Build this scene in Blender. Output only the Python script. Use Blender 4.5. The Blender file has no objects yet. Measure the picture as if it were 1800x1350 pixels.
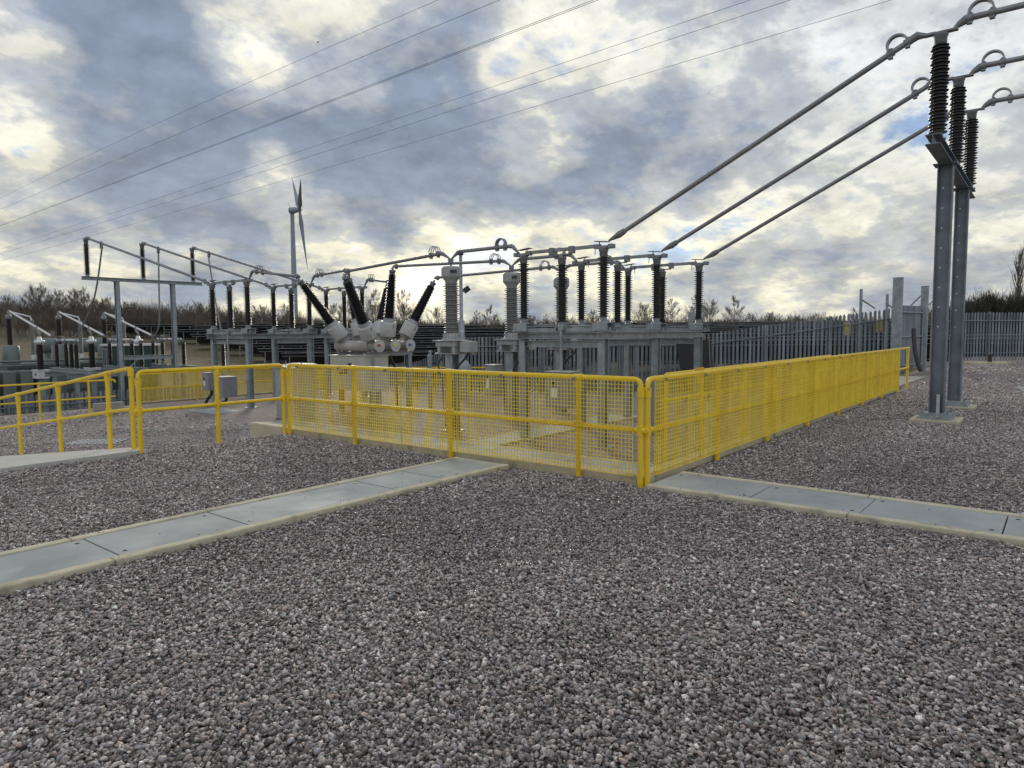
import bpy, bmesh, math, random
import numpy as np
from mathutils import Vector, Matrix

random.seed(7)
rng = np.random.default_rng(11)
scene = bpy.context.scene
COL = scene.collection
R = math.radians
LOW = -0.9            # level of the sunken terrace
DEEP = -2.9           # level of the lowest terrace
PX = (6.4, 8.8, 11.2) # the planes of the three phases

# ------------------------------------------------------------------ camera
FOC = 1220.0
CAM = Vector((-6.198, -3.259, 1.55))
A0 = R(38.64)
F0 = Vector((math.cos(A0), math.sin(A0), 0))
R0 = Vector((math.sin(A0), -math.cos(A0), 0))
PIT = math.atan(90.4 / FOC)
FWD = F0 * math.cos(PIT) - Vector((0, 0, 1)) * math.sin(PIT)
UPV = Vector((0, 0, 1)) * math.cos(PIT) + F0 * math.sin(PIT)
ROL = R(0.39)
CR = R0 * math.cos(ROL) - UPV * math.sin(ROL)
CU = R0 * math.sin(ROL) + UPV * math.cos(ROL)

def at(px, py, d):
    """a place in the world d metres ahead along a sight line (survey helper for far things)"""
    return CAM + (FWD + CR * ((px - 900) / FOC) - CU * ((py - 675) / FOC)) * d

def fl(d, lat, z=0.0):
    """a place d metres ahead and lat metres to the right of the viewpoint"""
    p = CAM + F0 * d + R0 * lat
    return Vector((p.x, p.y, z))

def dl(x, y):
    q = Vector((x - CAM.x, y - CAM.y, 0))
    return q.dot(F0), q.dot(R0)

cam_d = bpy.data.cameras.new("camera")
cam_d.sensor_width = 36
cam_d.lens = 36 * FOC / 1800
cam_d.clip_start = 0.05
cam_d.clip_end = 9000
cam = bpy.data.objects.new("camera", cam_d)
M4 = Matrix((CR, CU, -FWD)).transposed().to_4x4()
M4.translation = CAM
cam.matrix_world = M4
COL.objects.link(cam)
scene.camera = cam

# ------------------------------------------------------------------ materials
def nodes_of(m):
    m.use_nodes = True
    nt = m.node_tree
    return nt, nt.nodes, nt.links, nt.nodes["Principled BSDF"]

def mat(name, c1, c2=None, scale=6.0, rough=0.5, metal=0.0, bump=0.0, bscale=40.0, spread=(0.35, 0.65), r2=None, coord="Object", stretch=None, streak=None):
    m = bpy.data.materials.new(name)
    nt, N, L, B = nodes_of(m)
    c2 = c2 or tuple(v * 0.8 for v in c1)
    tc = N.new("ShaderNodeTexCoord")
    src = tc.outputs[coord]
    if stretch:
        mp = N.new("ShaderNodeMapping"); mp.inputs["Scale"].default_value = stretch
        L.new(src, mp.inputs[0]); src = mp.outputs[0]
    n = N.new("ShaderNodeTexNoise"); n.inputs["Scale"].default_value = scale; n.inputs["Detail"].default_value = 6; n.inputs["Roughness"].default_value = 0.6
    L.new(src, n.inputs["Vector"])
    r = N.new("ShaderNodeValToRGB")
    r.color_ramp.elements[0].position = spread[0]; r.color_ramp.elements[1].position = spread[1]
    r.color_ramp.elements[0].color = (*c1, 1); r.color_ramp.elements[1].color = (*c2, 1)
    L.new(n.outputs["Fac"], r.inputs["Fac"])
    out = r.outputs["Color"]
    if streak:       # stains with a shape of their own
        s = N.new("ShaderNodeTexNoise"); s.inputs["Scale"].default_value = streak[0]; s.inputs["Detail"].default_value = 8
        L.new(tc.outputs["Object"], s.inputs["Vector"])
        sr = N.new("ShaderNodeValToRGB"); sr.color_ramp.elements[0].position = streak[1]; sr.color_ramp.elements[1].position = streak[1] + 0.12
        L.new(s.outputs["Fac"], sr.inputs["Fac"])
        mx = N.new("ShaderNodeMixRGB"); mx.inputs[2].default_value = (*streak[2], 1)
        L.new(sr.outputs["Color"], mx.inputs[0]); L.new(out, mx.inputs[1]); out = mx.outputs[0]
    L.new(out, B.inputs["Base Color"])
    B.inputs["Roughness"].default_value = rough
    B.inputs["Metallic"].default_value = metal
    if r2 is not None:
        mr = N.new("ShaderNodeMapRange"); mr.inputs[1].default_value = 0.3; mr.inputs[2].default_value = 0.7
        mr.inputs[3].default_value = rough; mr.inputs[4].default_value = r2
        L.new(n.outputs["Fac"], mr.inputs[0]); L.new(mr.outputs[0], B.inputs["Roughness"])
    if bump:
        b = N.new("ShaderNodeTexNoise"); b.inputs["Scale"].default_value = bscale; b.inputs["Detail"].default_value = 5
        L.new(tc.outputs["Object"], b.inputs["Vector"])
        bp = N.new("ShaderNodeBump"); bp.inputs["Strength"].default_value = bump; bp.inputs["Distance"].default_value = 0.01
        L.new(b.outputs["Fac"], bp.inputs["Height"]); L.new(bp.outputs[0], B.inputs["Normal"])
    return m

YELLOW = mat("yellow_paint", (0.82, 0.57, 0.016), (0.74, 0.50, 0.015), 3, 0.36, r2=0.56, streak=(16, 0.62, (0.48, 0.32, 0.05)))
YGRATE = mat("yellow_grating", (0.86, 0.66, 0.06), (0.76, 0.56, 0.035), 4, 0.62, streak=(7, 0.66, (0.42, 0.28, 0.05)))
GALV = mat("galvanised_steel", (0.33, 0.365, 0.375), (0.225, 0.255, 0.275), 5, 0.42, 0.35, r2=0.6, bump=0.05, bscale=60, streak=(6, 0.62, (0.42, 0.44, 0.45)))
GALVD = mat("weathered_galvanised_steel", (0.19, 0.22, 0.245), (0.125, 0.15, 0.172), 2.2, 0.45, 0.35, r2=0.62, bump=0.05, bscale=50, streak=(2.5, 0.67, (0.30, 0.31, 0.32)))
PALE = mat("palisade_steel", (0.23, 0.265, 0.29), (0.165, 0.195, 0.22), 1.2, 0.5, 0.3, r2=0.65, streak=(1.5, 0.68, (0.36, 0.38, 0.39)))
ALU = mat("aluminium_tube", (0.29, 0.29, 0.295), (0.215, 0.22, 0.23), 3, 0.36, 0.5, r2=0.5)
ALUW = mat("bright_aluminium", (0.72, 0.72, 0.70), (0.62, 0.62, 0.61), 3, 0.4, 0.25)
CAST = mat("cast_alloy", (0.26, 0.27, 0.28), (0.18, 0.19, 0.20), 10, 0.5, 0.4, bump=0.1)
SHED = mat("dark_insulator_rubber", (0.013, 0.012, 0.014), (0.022, 0.020, 0.021), 12, 0.36)
SHEDG = mat("grey_insulator_rubber", (0.25, 0.255, 0.25), (0.20, 0.205, 0.205), 12, 0.45)
CTG = mat("grey_housing_paint", (0.36, 0.365, 0.36), (0.29, 0.295, 0.295), 6, 0.45, 0.1, streak=(6, 0.66, (0.24, 0.24, 0.23)))
TANK = mat("pale_tank_paint", (0.43, 0.405, 0.375), (0.35, 0.33, 0.31), 4, 0.4, 0.05, streak=(5, 0.66, (0.33, 0.30, 0.27)))
CANW = mat("white_canister_paint", (0.54, 0.53, 0.505), (0.45, 0.445, 0.425), 4, 0.4, streak=(5, 0.68, (0.42, 0.40, 0.37)))
CABC = mat("cream_cabinet_paint", (0.48, 0.455, 0.39), (0.42, 0.40, 0.345), 3, 0.45, streak=(4, 0.68, (0.34, 0.31, 0.26)))
BOXG = mat("grey_box_paint", (0.26, 0.265, 0.27), (0.21, 0.215, 0.22), 5, 0.5, streak=(5, 0.68, (0.34, 0.34, 0.34)))
BOXT = mat("pale_box_top", (0.42, 0.42, 0.41), (0.33, 0.33, 0.32), 6, 0.4)
BLACK = mat("black_plastic", (0.013, 0.013, 0.014), (0.022, 0.022, 0.023), 8, 0.45)
NAVY = mat("dark_sheet", (0.006, 0.006, 0.010), (0.009, 0.009, 0.013), 2, 0.55, streak=(3, 0.66, (0.05, 0.035, 0.03)))
WHITE = mat("white_plate", (0.75, 0.75, 0.74), (0.66, 0.66, 0.66), 4, 0.4)
DPLATE = mat("dark_nameplate", (0.02, 0.024, 0.03), (0.035, 0.04, 0.045), 20, 0.35)
RED = mat("red_marker", (0.55, 0.03, 0.03), (0.45, 0.03, 0.03), 9, 0.4)
YEL2 = mat("yellow_marker", (0.72, 0.62, 0.10), (0.65, 0.55, 0.08), 9, 0.4)
BLUE = mat("blue_marker", (0.03, 0.14, 0.42), (0.03, 0.12, 0.36), 9, 0.4)
SIGNY = mat("yellow_sign_face", (0.72, 0.50, 0.03), (0.62, 0.42, 0.03), 7, 0.4)
ORANGE = mat("amber_sign_face", (0.78, 0.42, 0.01), (0.70, 0.36, 0.01), 7, 0.4)
CONC = mat("pale_concrete", (0.58, 0.52, 0.375), (0.46, 0.415, 0.30), 5, 0.85, bump=0.5, bscale=90, streak=(4.5, 0.56, (0.30, 0.275, 0.19)))
CONCG = mat("grey_concrete", (0.40, 0.385, 0.34), (0.31, 0.30, 0.265), 4, 0.85, bump=0.4, bscale=70, streak=(2.5, 0.6, (0.24, 0.23, 0.19)))
RAMPC = mat("ramp_concrete", (0.50, 0.485, 0.44), (0.42, 0.41, 0.375), 6, 0.85, bump=0.3, bscale=60, stretch=(1, 5, 1), streak=(2, 0.64, (0.33, 0.31, 0.27)))
COVER = mat("grey_cover_plate", (0.355, 0.375, 0.365), (0.265, 0.285, 0.282), 1.6, 0.66, 0.0, r2=0.86, bump=0.3, bscale=160, streak=(2.2, 0.60, (0.36, 0.385, 0.38)))
TXF = mat("green_grey_transformer_paint", (0.155, 0.185, 0.165), (0.125, 0.15, 0.135), 3, 0.45, streak=(2, 0.67, (0.20, 0.22, 0.20)))
GREEN = mat("dark_green_paint", (0.012, 0.045, 0.035), (0.017, 0.055, 0.045), 3, 0.4)
PANELB = mat("solar_panel_back", (0.016, 0.018, 0.026), (0.026, 0.028, 0.038), 0.8, 0.3)
PANELF = mat("solar_panel_rim", (0.27, 0.28, 0.30), (0.20, 0.21, 0.23), 2, 0.4, 0.4)
TURB = mat("turbine_paint", (0.27, 0.30, 0.35), (0.24, 0.27, 0.32), 0.2, 0.5)
BARK = mat("bare_twig_bark", (0.185, 0.155, 0.125), (0.105, 0.088, 0.07), 0.12, 0.9, coord="Object", spread=(0.4, 0.6))
BARKD = mat("dark_scrub_bark", (0.035, 0.032, 0.024), (0.05, 0.046, 0.03), 0.3, 0.9)
BARKL = mat("pale_birch_bark", (0.26, 0.23, 0.19), (0.13, 0.11, 0.09), 0.3, 0.9)
WIRE = mat("overhead_wire", (0.10, 0.105, 0.115), (0.08, 0.085, 0.095), 1, 0.5, 0.3)
SILVER = mat("earth_strap", (0.55, 0.57, 0.60), (0.45, 0.47, 0.5), 8, 0.35, 0.6)

def vary_islands(m, lo, hi):
    """each separate bar of a mesh gets its own tone"""
    nt = m.node_tree; N, L = nt.nodes, nt.links
    B = N["Principled BSDF"]
    src = B.inputs["Base Color"].links[0].from_socket
    g = N.new("ShaderNodeNewGeometry")
    r = N.new("ShaderNodeMapRange"); r.inputs[3].default_value = lo; r.inputs[4].default_value = hi
    L.new(g.outputs["Random Per Island"], r.inputs[0])
    v = N.new("ShaderNodeVectorMath"); v.operation = "SCALE"
    L.new(src, v.inputs[0]); L.new(r.outputs[0], v.inputs["Scale"])
    L.new(v.outputs[0], B.inputs["Base Color"])
vary_islands(PALE, 0.72, 1.2)
vary_islands(YGRATE, 0.88, 1.08)

def world_coord(N, L):
    g = N.new("ShaderNodeNewGeometry")
    return g.outputs["Position"]

def gravel_ground_material():
    m = bpy.data.materials.new("gravel_bed")
    nt, N, L, B = nodes_of(m)
    pos = world_coord(N, L)
    v = N.new("ShaderNodeTexVoronoi"); v.inputs["Scale"].default_value = 42; v.inputs["Randomness"].default_value = 1
    L.new(pos, v.inputs["Vector"])
    sep = N.new("ShaderNodeSeparateColor"); L.new(v.outputs["Color"], sep.inputs[0])
    r = N.new("ShaderNodeValToRGB")
    cs = [(0.0, (0.09, 0.077, 0.072)), (0.35, (0.205, 0.177, 0.168)), (0.6, (0.28, 0.245, 0.235)), (0.8, (0.265, 0.20, 0.17)), (1.0, (0.44, 0.40, 0.375))]
    e = r.color_ramp.elements
    e[0].position, e[0].color = cs[0][0], (*cs[0][1], 1)
    e[1].position, e[1].color = cs[-1][0], (*cs[-1][1], 1)
    for p, c in cs[1:-1]:
        k = e.new(p); k.color = (*c, 1)
    L.new(sep.outputs[0], r.inputs["Fac"])
    big = N.new("ShaderNodeTexNoise"); big.inputs["Scale"].default_value = 0.7; big.inputs["Detail"].default_value = 7
    L.new(pos, big.inputs["Vector"])
    br = N.new("ShaderNodeValToRGB"); br.color_ramp.elements[0].position = 0.3; br.color_ramp.elements[1].position = 0.7
    br.color_ramp.elements[0].color = (0.78, 0.76, 0.76, 1); br.color_ramp.elements[1].color = (1.06, 1.03, 1.0, 1)
    L.new(big.outputs["Fac"], br.inputs["Fac"])
    mx = N.new("ShaderNodeMixRGB"); mx.blend_type = "MULTIPLY"; mx.inputs[0].default_value = 1
    L.new(r.outputs[0], mx.inputs[1]); L.new(br.outputs[0], mx.inputs[2])
    md = N.new("ShaderNodeTexNoise"); md.inputs["Scale"].default_value = 14; md.inputs["Detail"].default_value = 6; md.inputs["Roughness"].default_value = 0.75
    L.new(pos, md.inputs["Vector"])
    mm = N.new("ShaderNodeMapRange"); mm.inputs[1].default_value = 0.3; mm.inputs[2].default_value = 0.7; mm.inputs[3].default_value = 0.45; mm.inputs[4].default_value = 1.5
    L.new(md.outputs["Fac"], mm.inputs[0])
    sc_ = N.new("ShaderNodeVectorMath"); sc_.operation = "SCALE"
    L.new(mx.outputs[0], sc_.inputs[0]); L.new(mm.outputs[0], sc_.inputs["Scale"])
    L.new(sc_.outputs[0], B.inputs["Base Color"])
    B.inputs["Roughness"].default_value = 0.8
    d = N.new("ShaderNodeMath"); d.operation = "MULTIPLY"; d.inputs[1].default_value = -1
    L.new(v.outputs["Distance"], d.inputs[0])
    bp = N.new("ShaderNodeBump"); bp.inputs["Strength"].default_value = 0.9; bp.inputs["Distance"].default_value = 0.015
    L.new(d.outputs[0], bp.inputs["Height"]); L.new(bp.outputs[0], B.inputs["Normal"])
    return m

def stone_material():
    m = bpy.data.materials.new("crushed_stone")
    nt, N, L, B = nodes_of(m)
    a = N.new("ShaderNodeAttribute"); a.attribute_name = "stone_colour"
    n = N.new("ShaderNodeTexNoise"); n.inputs["Scale"].default_value = 90; n.inputs["Detail"].default_value = 4
    L.new(world_coord(N, L), n.inputs["Vector"])
    r = N.new("ShaderNodeMapRange"); r.inputs[1].default_value = 0.3; r.inputs[2].default_value = 0.7; r.inputs[3].default_value = 0.78; r.inputs[4].default_value = 1.15
    L.new(n.outputs["Fac"], r.inputs[0])
    mx = N.new("ShaderNodeVectorMath"); mx.operation = "SCALE"
    L.new(a.outputs["Color"], mx.inputs[0]); L.new(r.outputs[0], mx.inputs["Scale"])
    L.new(mx.outputs[0], B.inputs["Base Color"])
    B.inputs["Roughness"].default_value = 0.62
    return m

def field_material():
    m = bpy.data.materials.new("rough_winter_grass")
    nt, N, L, B = nodes_of(m)
    pos = world_coord(N, L)
    n = N.new("ShaderNodeTexNoise"); n.inputs["Scale"].default_value = 0.11; n.inputs["Detail"].default_value = 10; n.inputs["Roughness"].default_value = 0.65
    L.new(pos, n.inputs["Vector"])
    r = N.new("ShaderNodeValToRGB")
    e = r.color_ramp.elements
    e[0].position, e[0].color = 0.32, (0.075, 0.085, 0.035, 1)
    e[1].position, e[1].color = 0.68, (0.17, 0.115, 0.07, 1)
    k = e.new(0.48); k.color = (0.13, 0.105, 0.055, 1)
    k = e.new(0.58); k.color = (0.16, 0.125, 0.07, 1)
    L.new(n.outputs["Fac"], r.inputs["Fac"])
    n2 = N.new("ShaderNodeTexNoise"); n2.inputs["Scale"].default_value = 3; n2.inputs["Detail"].default_value = 8
    L.new(pos, n2.inputs["Vector"])
    mr = N.new("ShaderNodeMapRange"); mr.inputs[1].default_value = 0.3; mr.inputs[2].default_value = 0.7; mr.inputs[3].default_value = 0.6; mr.inputs[4].default_value = 1.3
    L.new(n2.outputs["Fac"], mr.inputs[0])
    mx = N.new("ShaderNodeVectorMath"); mx.operation = "SCALE"
    L.new(r.outputs[0], mx.inputs[0]); L.new(mr.outputs[0], mx.inputs["Scale"])
    L.new(mx.outputs[0], B.inputs["Base Color"])
    B.inputs["Roughness"].default_value = 0.95
    bp = N.new("ShaderNodeBump"); bp.inputs["Strength"].default_value = 0.8; bp.inputs["Distance"].default_value = 0.2
    L.new(n2.outputs["Fac"], bp.inputs["Height"]); L.new(bp.outputs[0], B.inputs["Normal"])
    return m

GRAVEL = gravel_ground_material()
STONE = stone_material()
FIELD = field_material()

# ------------------------------------------------------------------ mesh builder
class MB:
    def __init__(self):
        self.v, self.f, self.s = [], [], []

    def add(self, verts, faces, smooth=False):
        o = len(self.v)
        self.v.extend([tuple(p) for p in verts])
        for q in faces:
            self.f.append(tuple(i + o for i in q))
            self.s.append(smooth)
        return self

    def box(self, c, size, M=None, bev=0.0):
        x, y, z = (s / 2 for s in size)
        if bev > 0:
            bm = bmesh.new()
            bmesh.ops.create_cube(bm, size=1)
            for p in bm.verts:
                p.co = Vector((p.co.x * size[0], p.co.y * size[1], p.co.z * size[2]))
            bmesh.ops.bevel(bm, geom=list(bm.edges), offset=bev, segments=2, affect="EDGES", profile=0.5)
            bm.verts.index_update()
            vs = [p.co.copy() for p in bm.verts]
            fs = [[p.index for p in q.verts] for q in bm.faces]
            bm.free()
        else:
            vs = [Vector(p) for p in ((-x, -y, -z), (x, -y, -z), (x, y, -z), (-x, y, -z), (-x, -y, z), (x, -y, z), (x, y, z), (-x, y, z))]
            fs = [(3, 2, 1, 0), (4, 5, 6, 7), (0, 1, 5, 4), (1, 2, 6, 5), (2, 3, 7, 6), (3, 0, 4, 7)]
        c = Vector(c)
        if M is not None:
            vs = [M @ p for p in vs]
        return self.add([p + c for p in vs], fs)

    def span(self, a, b, bev=0.0):
        """axis-aligned box between two corners"""
        a, b = Vector(a), Vector(b)
        return self.box((a + b) / 2, [abs(q) for q in (b - a)], None, bev)

    def tube(self, a, b, r, r2=None, n=10, cap=True):
        r2 = r if r2 is None else r2
        a, b = Vector(a), Vector(b)
        w = (b - a).normalized()
        u = w.orthogonal().normalized() if abs(w.z) < 0.999 else Vector((1, 0, 0))
        t = w.cross(u)
        vs = []
        for p, q in ((a, r), (b, r2)):
            for i in range(n):
                an = 2 * math.pi * i / n
                vs.append(p + (u * math.cos(an) + t * math.sin(an)) * q)
        self.add(vs, [(i, (i + 1) % n, n + (i + 1) % n, n + i) for i in range(n)], True)
        if cap:
            self.add(vs[:n], [tuple(range(n - 1, -1, -1))])
            self.add(vs[n:], [tuple(range(n))])
        return self

    def path(self, pts, r, n=8, cap=True):
        pts = [Vector(p) for p in pts]
        k = len(pts)
        rr = r if isinstance(r, (list, tuple)) else [r] * k
        tang = []
        for i in range(k):
            d = (pts[min(i + 1, k - 1)] - pts[max(i - 1, 0)])
            tang.append(d.normalized())
        u = tang[0].orthogonal().normalized()
        vs = []
        for i in range(k):
            w = tang[i]
            u = (u - w * u.dot(w)).normalized()
            t = w.cross(u)
            for j in range(n):
                an = 2 * math.pi * j / n
                vs.append(pts[i] + (u * math.cos(an) + t * math.sin(an)) * rr[i])
        fs = [(i * n + j, i * n + (j + 1) % n, (i + 1) * n + (j + 1) % n, (i + 1) * n + j) for i in range(k - 1) for j in range(n)]
        self.add(vs, fs, True)
        if cap:
            self.add(vs[:n], [tuple(range(n - 1, -1, -1))])
            self.add(vs[-n:], [tuple(range(n))])
        return self

    def lathe(self, prof, base=(0, 0, 0), axis=(0, 0, 1), n=18, smooth=True):
        base, w = Vector(base), Vector(axis).normalized()
        u = Vector((1, 0, 0)) if abs(w.z) > 0.99 else w.orthogonal().normalized()
        t = w.cross(u)
        vs = []
        for r, z in prof:
            for i in range(n):
                an = 2 * math.pi * i / n
                vs.append(base + w * z + (u * math.cos(an) + t * math.sin(an)) * r)
        k = len(prof)
        fs = [(i * n + j, i * n + (j + 1) % n, (i + 1) * n + (j + 1) % n, (i + 1) * n + j) for i in range(k - 1) for j in range(n)]
        self.add(vs, fs, smooth)
        if prof[0][0] > 1e-4:
            self.add(vs[:n], [tuple(range(n - 1, -1, -1))])
        if prof[-1][0] > 1e-4:
            self.add(vs[-n:], [tuple(range(n))])
        return self

    def extrude(self, poly, a, b, xdir, ydir):
        """polygon in the plane (xdir, ydir) swept from a to b"""
        a, b, xd, yd = Vector(a), Vector(b), Vector(xdir), Vector(ydir)
        n = len(poly)
        vs = [a + xd * p + yd * q for p, q in poly] + [b + xd * p + yd * q for p, q in poly]
        fs = [(i, (i + 1) % n, n + (i + 1) % n, n + i) for i in range(n)]
        self.add(vs, fs)
        self.add(vs[:n], [tuple(range(n - 1, -1, -1))])
        self.add(vs[n:], [tuple(range(n))])
        return self

    def ibeam(self, a, b, w, h, up, tf=0.014, tw=0.01):
        """rolled I section; 'up' is the direction of the depth h"""
        a, b, up = Vector(a), Vector(b), Vector(up).normalized()
        side = (b - a).normalized().cross(up).normalized()
        poly = [(-w / 2, -h / 2), (w / 2, -h / 2), (w / 2, -h / 2 + tf), (tw / 2, -h / 2 + tf), (tw / 2, h / 2 - tf), (w / 2, h / 2 - tf),
                (w / 2, h / 2), (-w / 2, h / 2), (-w / 2, h / 2 - tf), (-tw / 2, h / 2 - tf), (-tw / 2, -h / 2 + tf), (-w / 2, -h / 2 + tf)]
        return self.extrude(poly, a, b, side, up)

    def mesh(self, name, m, off=(0, 0, 0)):
        me = bpy.data.meshes.new(name)
        o = Vector(off)
        me.from_pydata([(p[0] - o.x, p[1] - o.y, p[2] - o.z) for p in self.v], [], self.f)
        me.polygons.foreach_set("use_smooth", self.s)
        if m:
            me.materials.append(m)
        me.update()
        return me

    def build(self, name, m, parent=None):
        """link as ONE object; geometry is given in world (or the parent's own) coordinates"""
        off = (0, 0, 0)
        if parent is not None:
            rt = parent
            while rt.parent:
                rt = rt.parent
            off = rt.get("_o", (0, 0, 0))
        o = bpy.data.objects.new(name, self.mesh(name, m, off))
        COL.objects.link(o)
        if parent is not None:
            o.parent = parent
        return o

def tag(o, label=None, cat=None, group=None, kind=None):
    if label: o["label"] = label
    if cat: o["category"] = cat
    if group: o["group"] = group
    if kind: o["kind"] = kind
    return o

def thing(name, label, cat, loc=(0, 0, 0), group=None):
    o = bpy.data.objects.new(name, None)
    o.empty_display_size = 0.2
    COL.objects.link(o)
    o.location = loc
    o["_o"] = tuple(loc)
    return tag(o, label, cat, group)

def dup(root, loc, label=None, group=None, rotz=None, scale=None):
    def cp(o, parent):
        c = o.copy()
        COL.objects.link(c)
        if parent: c.parent = parent
        for ch in o.children:
            cp(ch, c)
        return c
    r = cp(root, None)
    r.location = loc
    if rotz is not None: r.rotation_euler = (0, 0, rotz)
    if scale is not None: r.scale = scale
    if label: r["label"] = label
    if group: r["group"] = group
    return r

def single(mb, name, m, label, cat, group=None, kind=None):
    return tag(mb.build(name, m), label, cat, group, kind)

def text_mesh(s, size, origin, xdir, updir, name, m, parent, depth=0.004):
    cu = bpy.data.curves.new("lettering", "FONT")
    cu.body = s; cu.size = size; cu.extrude = depth; cu.align_x = "CENTER"; cu.align_y = "CENTER"
    tmp = bpy.data.objects.new("lettering", cu)
    COL.objects.link(tmp)
    dg = bpy.context.evaluated_depsgraph_get()
    me = bpy.data.meshes.new_from_object(tmp.evaluated_get(dg))
    bpy.data.objects.remove(tmp); bpy.data.curves.remove(cu)
    x, u = Vector(xdir).normalized(), Vector(updir).normalized()
    nrm = x.cross(u)
    rt = parent
    while rt.parent: rt = rt.parent
    off = Vector(rt.get("_o", (0, 0, 0)))
    for p in me.vertices:
        p.co = Vector(origin) + x * p.co.x + u * p.co.y + nrm * p.co.z - off
    me.materials.clear(); me.materials.append(m)
    o = bpy.data.objects.new(name, me)
    COL.objects.link(o); o.parent = parent
    return o

# ------------------------------------------------------------------ world: sky with broken cloud
SUN_EL, SUN_PX = 15.0, 640.0
sun_az = math.atan2(F0.y, F0.x) - math.atan((SUN_PX - 900) / FOC)
SUN_DIR = Vector((math.cos(sun_az) * math.cos(R(SUN_EL)), math.sin(sun_az) * math.cos(R(SUN_EL)), math.sin(R(SUN_EL))))

def skydir(px, py):
    return (FWD + CR * ((px - 900) / FOC) - CU * ((py - 675) / FOC)).normalized()

def make_world():
    w = bpy.data.worlds.new("World")
    scene.world = w
    w.use_nodes = True
    nt = w.node_tree
    N, L = nt.nodes, nt.links
    N.clear()
    out = N.new("ShaderNodeOutputWorld")
    bg = N.new("ShaderNodeBackground"); bg.inputs["Strength"].default_value = 0.1
    L.new(bg.outputs[0], out.inputs["Surface"])
    sky = N.new("ShaderNodeTexSky"); sky.sky_type = "NISHITA"; sky.sun_disc = False
    sky.sun_elevation = R(SUN_EL); sky.sun_rotation = math.atan2(SUN_DIR.x, SUN_DIR.y)
    sky.air_density = 1.0; sky.dust_density = 0.6; sky.ozone_density = 2.0
    tc = N.new("ShaderNodeTexCoord")
    D = tc.outputs["Generated"]

    def vm(op, a, b=None, s=None):
        n = N.new("ShaderNodeVectorMath"); n.operation = op
        for i, q in enumerate((a, b)):
            if q is None: continue
            if hasattr(q, "links"): L.new(q, n.inputs[i])
            else: n.inputs[i].default_value = q
        if s is not None:
            if hasattr(s, "links"): L.new(s, n.inputs["Scale"])
            else: n.inputs["Scale"].default_value = s
        return n.outputs["Value"] if op in ("DOT_PRODUCT", "LENGTH", "DISTANCE") else n.outputs["Vector"]

    def mt(op, a, b=None, c=None):
        n = N.new("ShaderNodeMath"); n.operation = op
        for i, q in enumerate((a, b, c)):
            if q is None: continue
            if hasattr(q, "links"): L.new(q, n.inputs[i])
            else: n.inputs[i].default_value = q
        return n.outputs[0]

    def mr(v, a, b, c, d, smooth=True):
        n = N.new("ShaderNodeMapRange"); n.interpolation_type = "SMOOTHSTEP" if smooth else "LINEAR"
        L.new(v, n.inputs[0])
        for i, q in enumerate((a, b, c, d)): n.inputs[1 + i].default_value = q
        return n.outputs[0]

    def mix(f, a, b, mode="MIX"):
        n = N.new("ShaderNodeMixRGB"); n.blend_type = mode
        for i, q in enumerate((f, a, b)):
            if hasattr(q, "links"): L.new(q, n.inputs[i])
            elif i == 0: n.inputs[0].default_value = q
            else: n.inputs[i].default_value = (*q, 1)
        return n.outputs[0]

    sep = N.new("ShaderNodeSeparateXYZ"); L.new(D, sep.inputs[0])
    z = mt("MAXIMUM", sep.outputs["Z"], 0.0)
    den = mt("ADD", z, 0.34)
    cmb = N.new("ShaderNodeCombineXYZ")
    L.new(mt("DIVIDE", sep.outputs["X"], den), cmb.inputs[0]); L.new(mt("DIVIDE", sep.outputs["Y"], den), cmb.inputs[1])
    P = cmb.outputs[0]

    def fbm(vec, scale, detail, rough, dist, off=(0, 0, 0)):
        n = N.new("ShaderNodeTexNoise"); n.noise_dimensions = "3D"
        n.inputs["Scale"].default_value = scale; n.inputs["Detail"].default_value = detail
        n.inputs["Roughness"].default_value = rough; n.inputs["Distortion"].default_value = dist
        L.new(vm("ADD", vec, off), n.inputs["Vector"])
        return n.outputs["Fac"]

    big = fbm(P, 1.75, 5, 0.5, 0.25, (3.1, 7.7, 0.2))
    mid = fbm(P, 4.6, 12, 0.60, 0.1, (1.3, 2.2, 4.0))
    sunh = Vector((SUN_DIR.x, SUN_DIR.y, 0)).normalized()
    mid2 = fbm(P, 4.6, 6, 0.60, 0.1, tuple(Vector((1.3, 2.2, 4.0)) + sunh * 0.055))
    fine = fbm(P, 15.0, 8, 0.62, 0.2, (9.3, 4.2, 1.0))
    n = mt("ADD", mt("MULTIPLY", big, 0.50), mt("MULTIPLY", mid, 0.40))
    n = mt("ADD", n, mt("MULTIPLY", fine, 0.10))
    n = mt("ADD", mt("MULTIPLY", mt("SUBTRACT", n, 0.5), 1.42), 0.510)
    # banks of thick cloud (+) and breaks (-) at their bearings in the sky
    for px, py, wid, amp in CLOUDS:
        c = skydir(px, py)
        dist = vm("DISTANCE", D, tuple(c))
        g = mr(dist, 0.0, wid, amp, 0.0)
        n = mt("ADD", n, g)
    sd = vm("DOT_PRODUCT", D, tuple(SUN_DIR))
    near = mr(sd, 0.80, 1.0, 0.0, 1.0)
    low = mr(sep.outputs["Z"], 0.02, 0.36, 1.0, 0.0)
    warm = mt("MULTIPLY", low, mr(sd, 0.3, 0.95, 0.45, 1.0))
    edge = mix(warm, (6.9, 7.1, 7.2), (8.4, 8.0, 6.2))
    edge = mix(mt("MULTIPLY", near, 0.5), edge, (9.0, 8.5, 6.4))
    grey = mix(warm, (4.2, 4.5, 4.9), (5.0, 5.05, 4.75))
    dark = mix(low, (2.2, 2.65, 3.5), (2.85, 3.2, 3.75))
    blue = mix(0.7, sky.outputs[0], (3.3, 4.5, 6.8))
    c = mix(mr(n, 0.33, 0.43, 0.0, 1.0), blue, edge)
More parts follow.
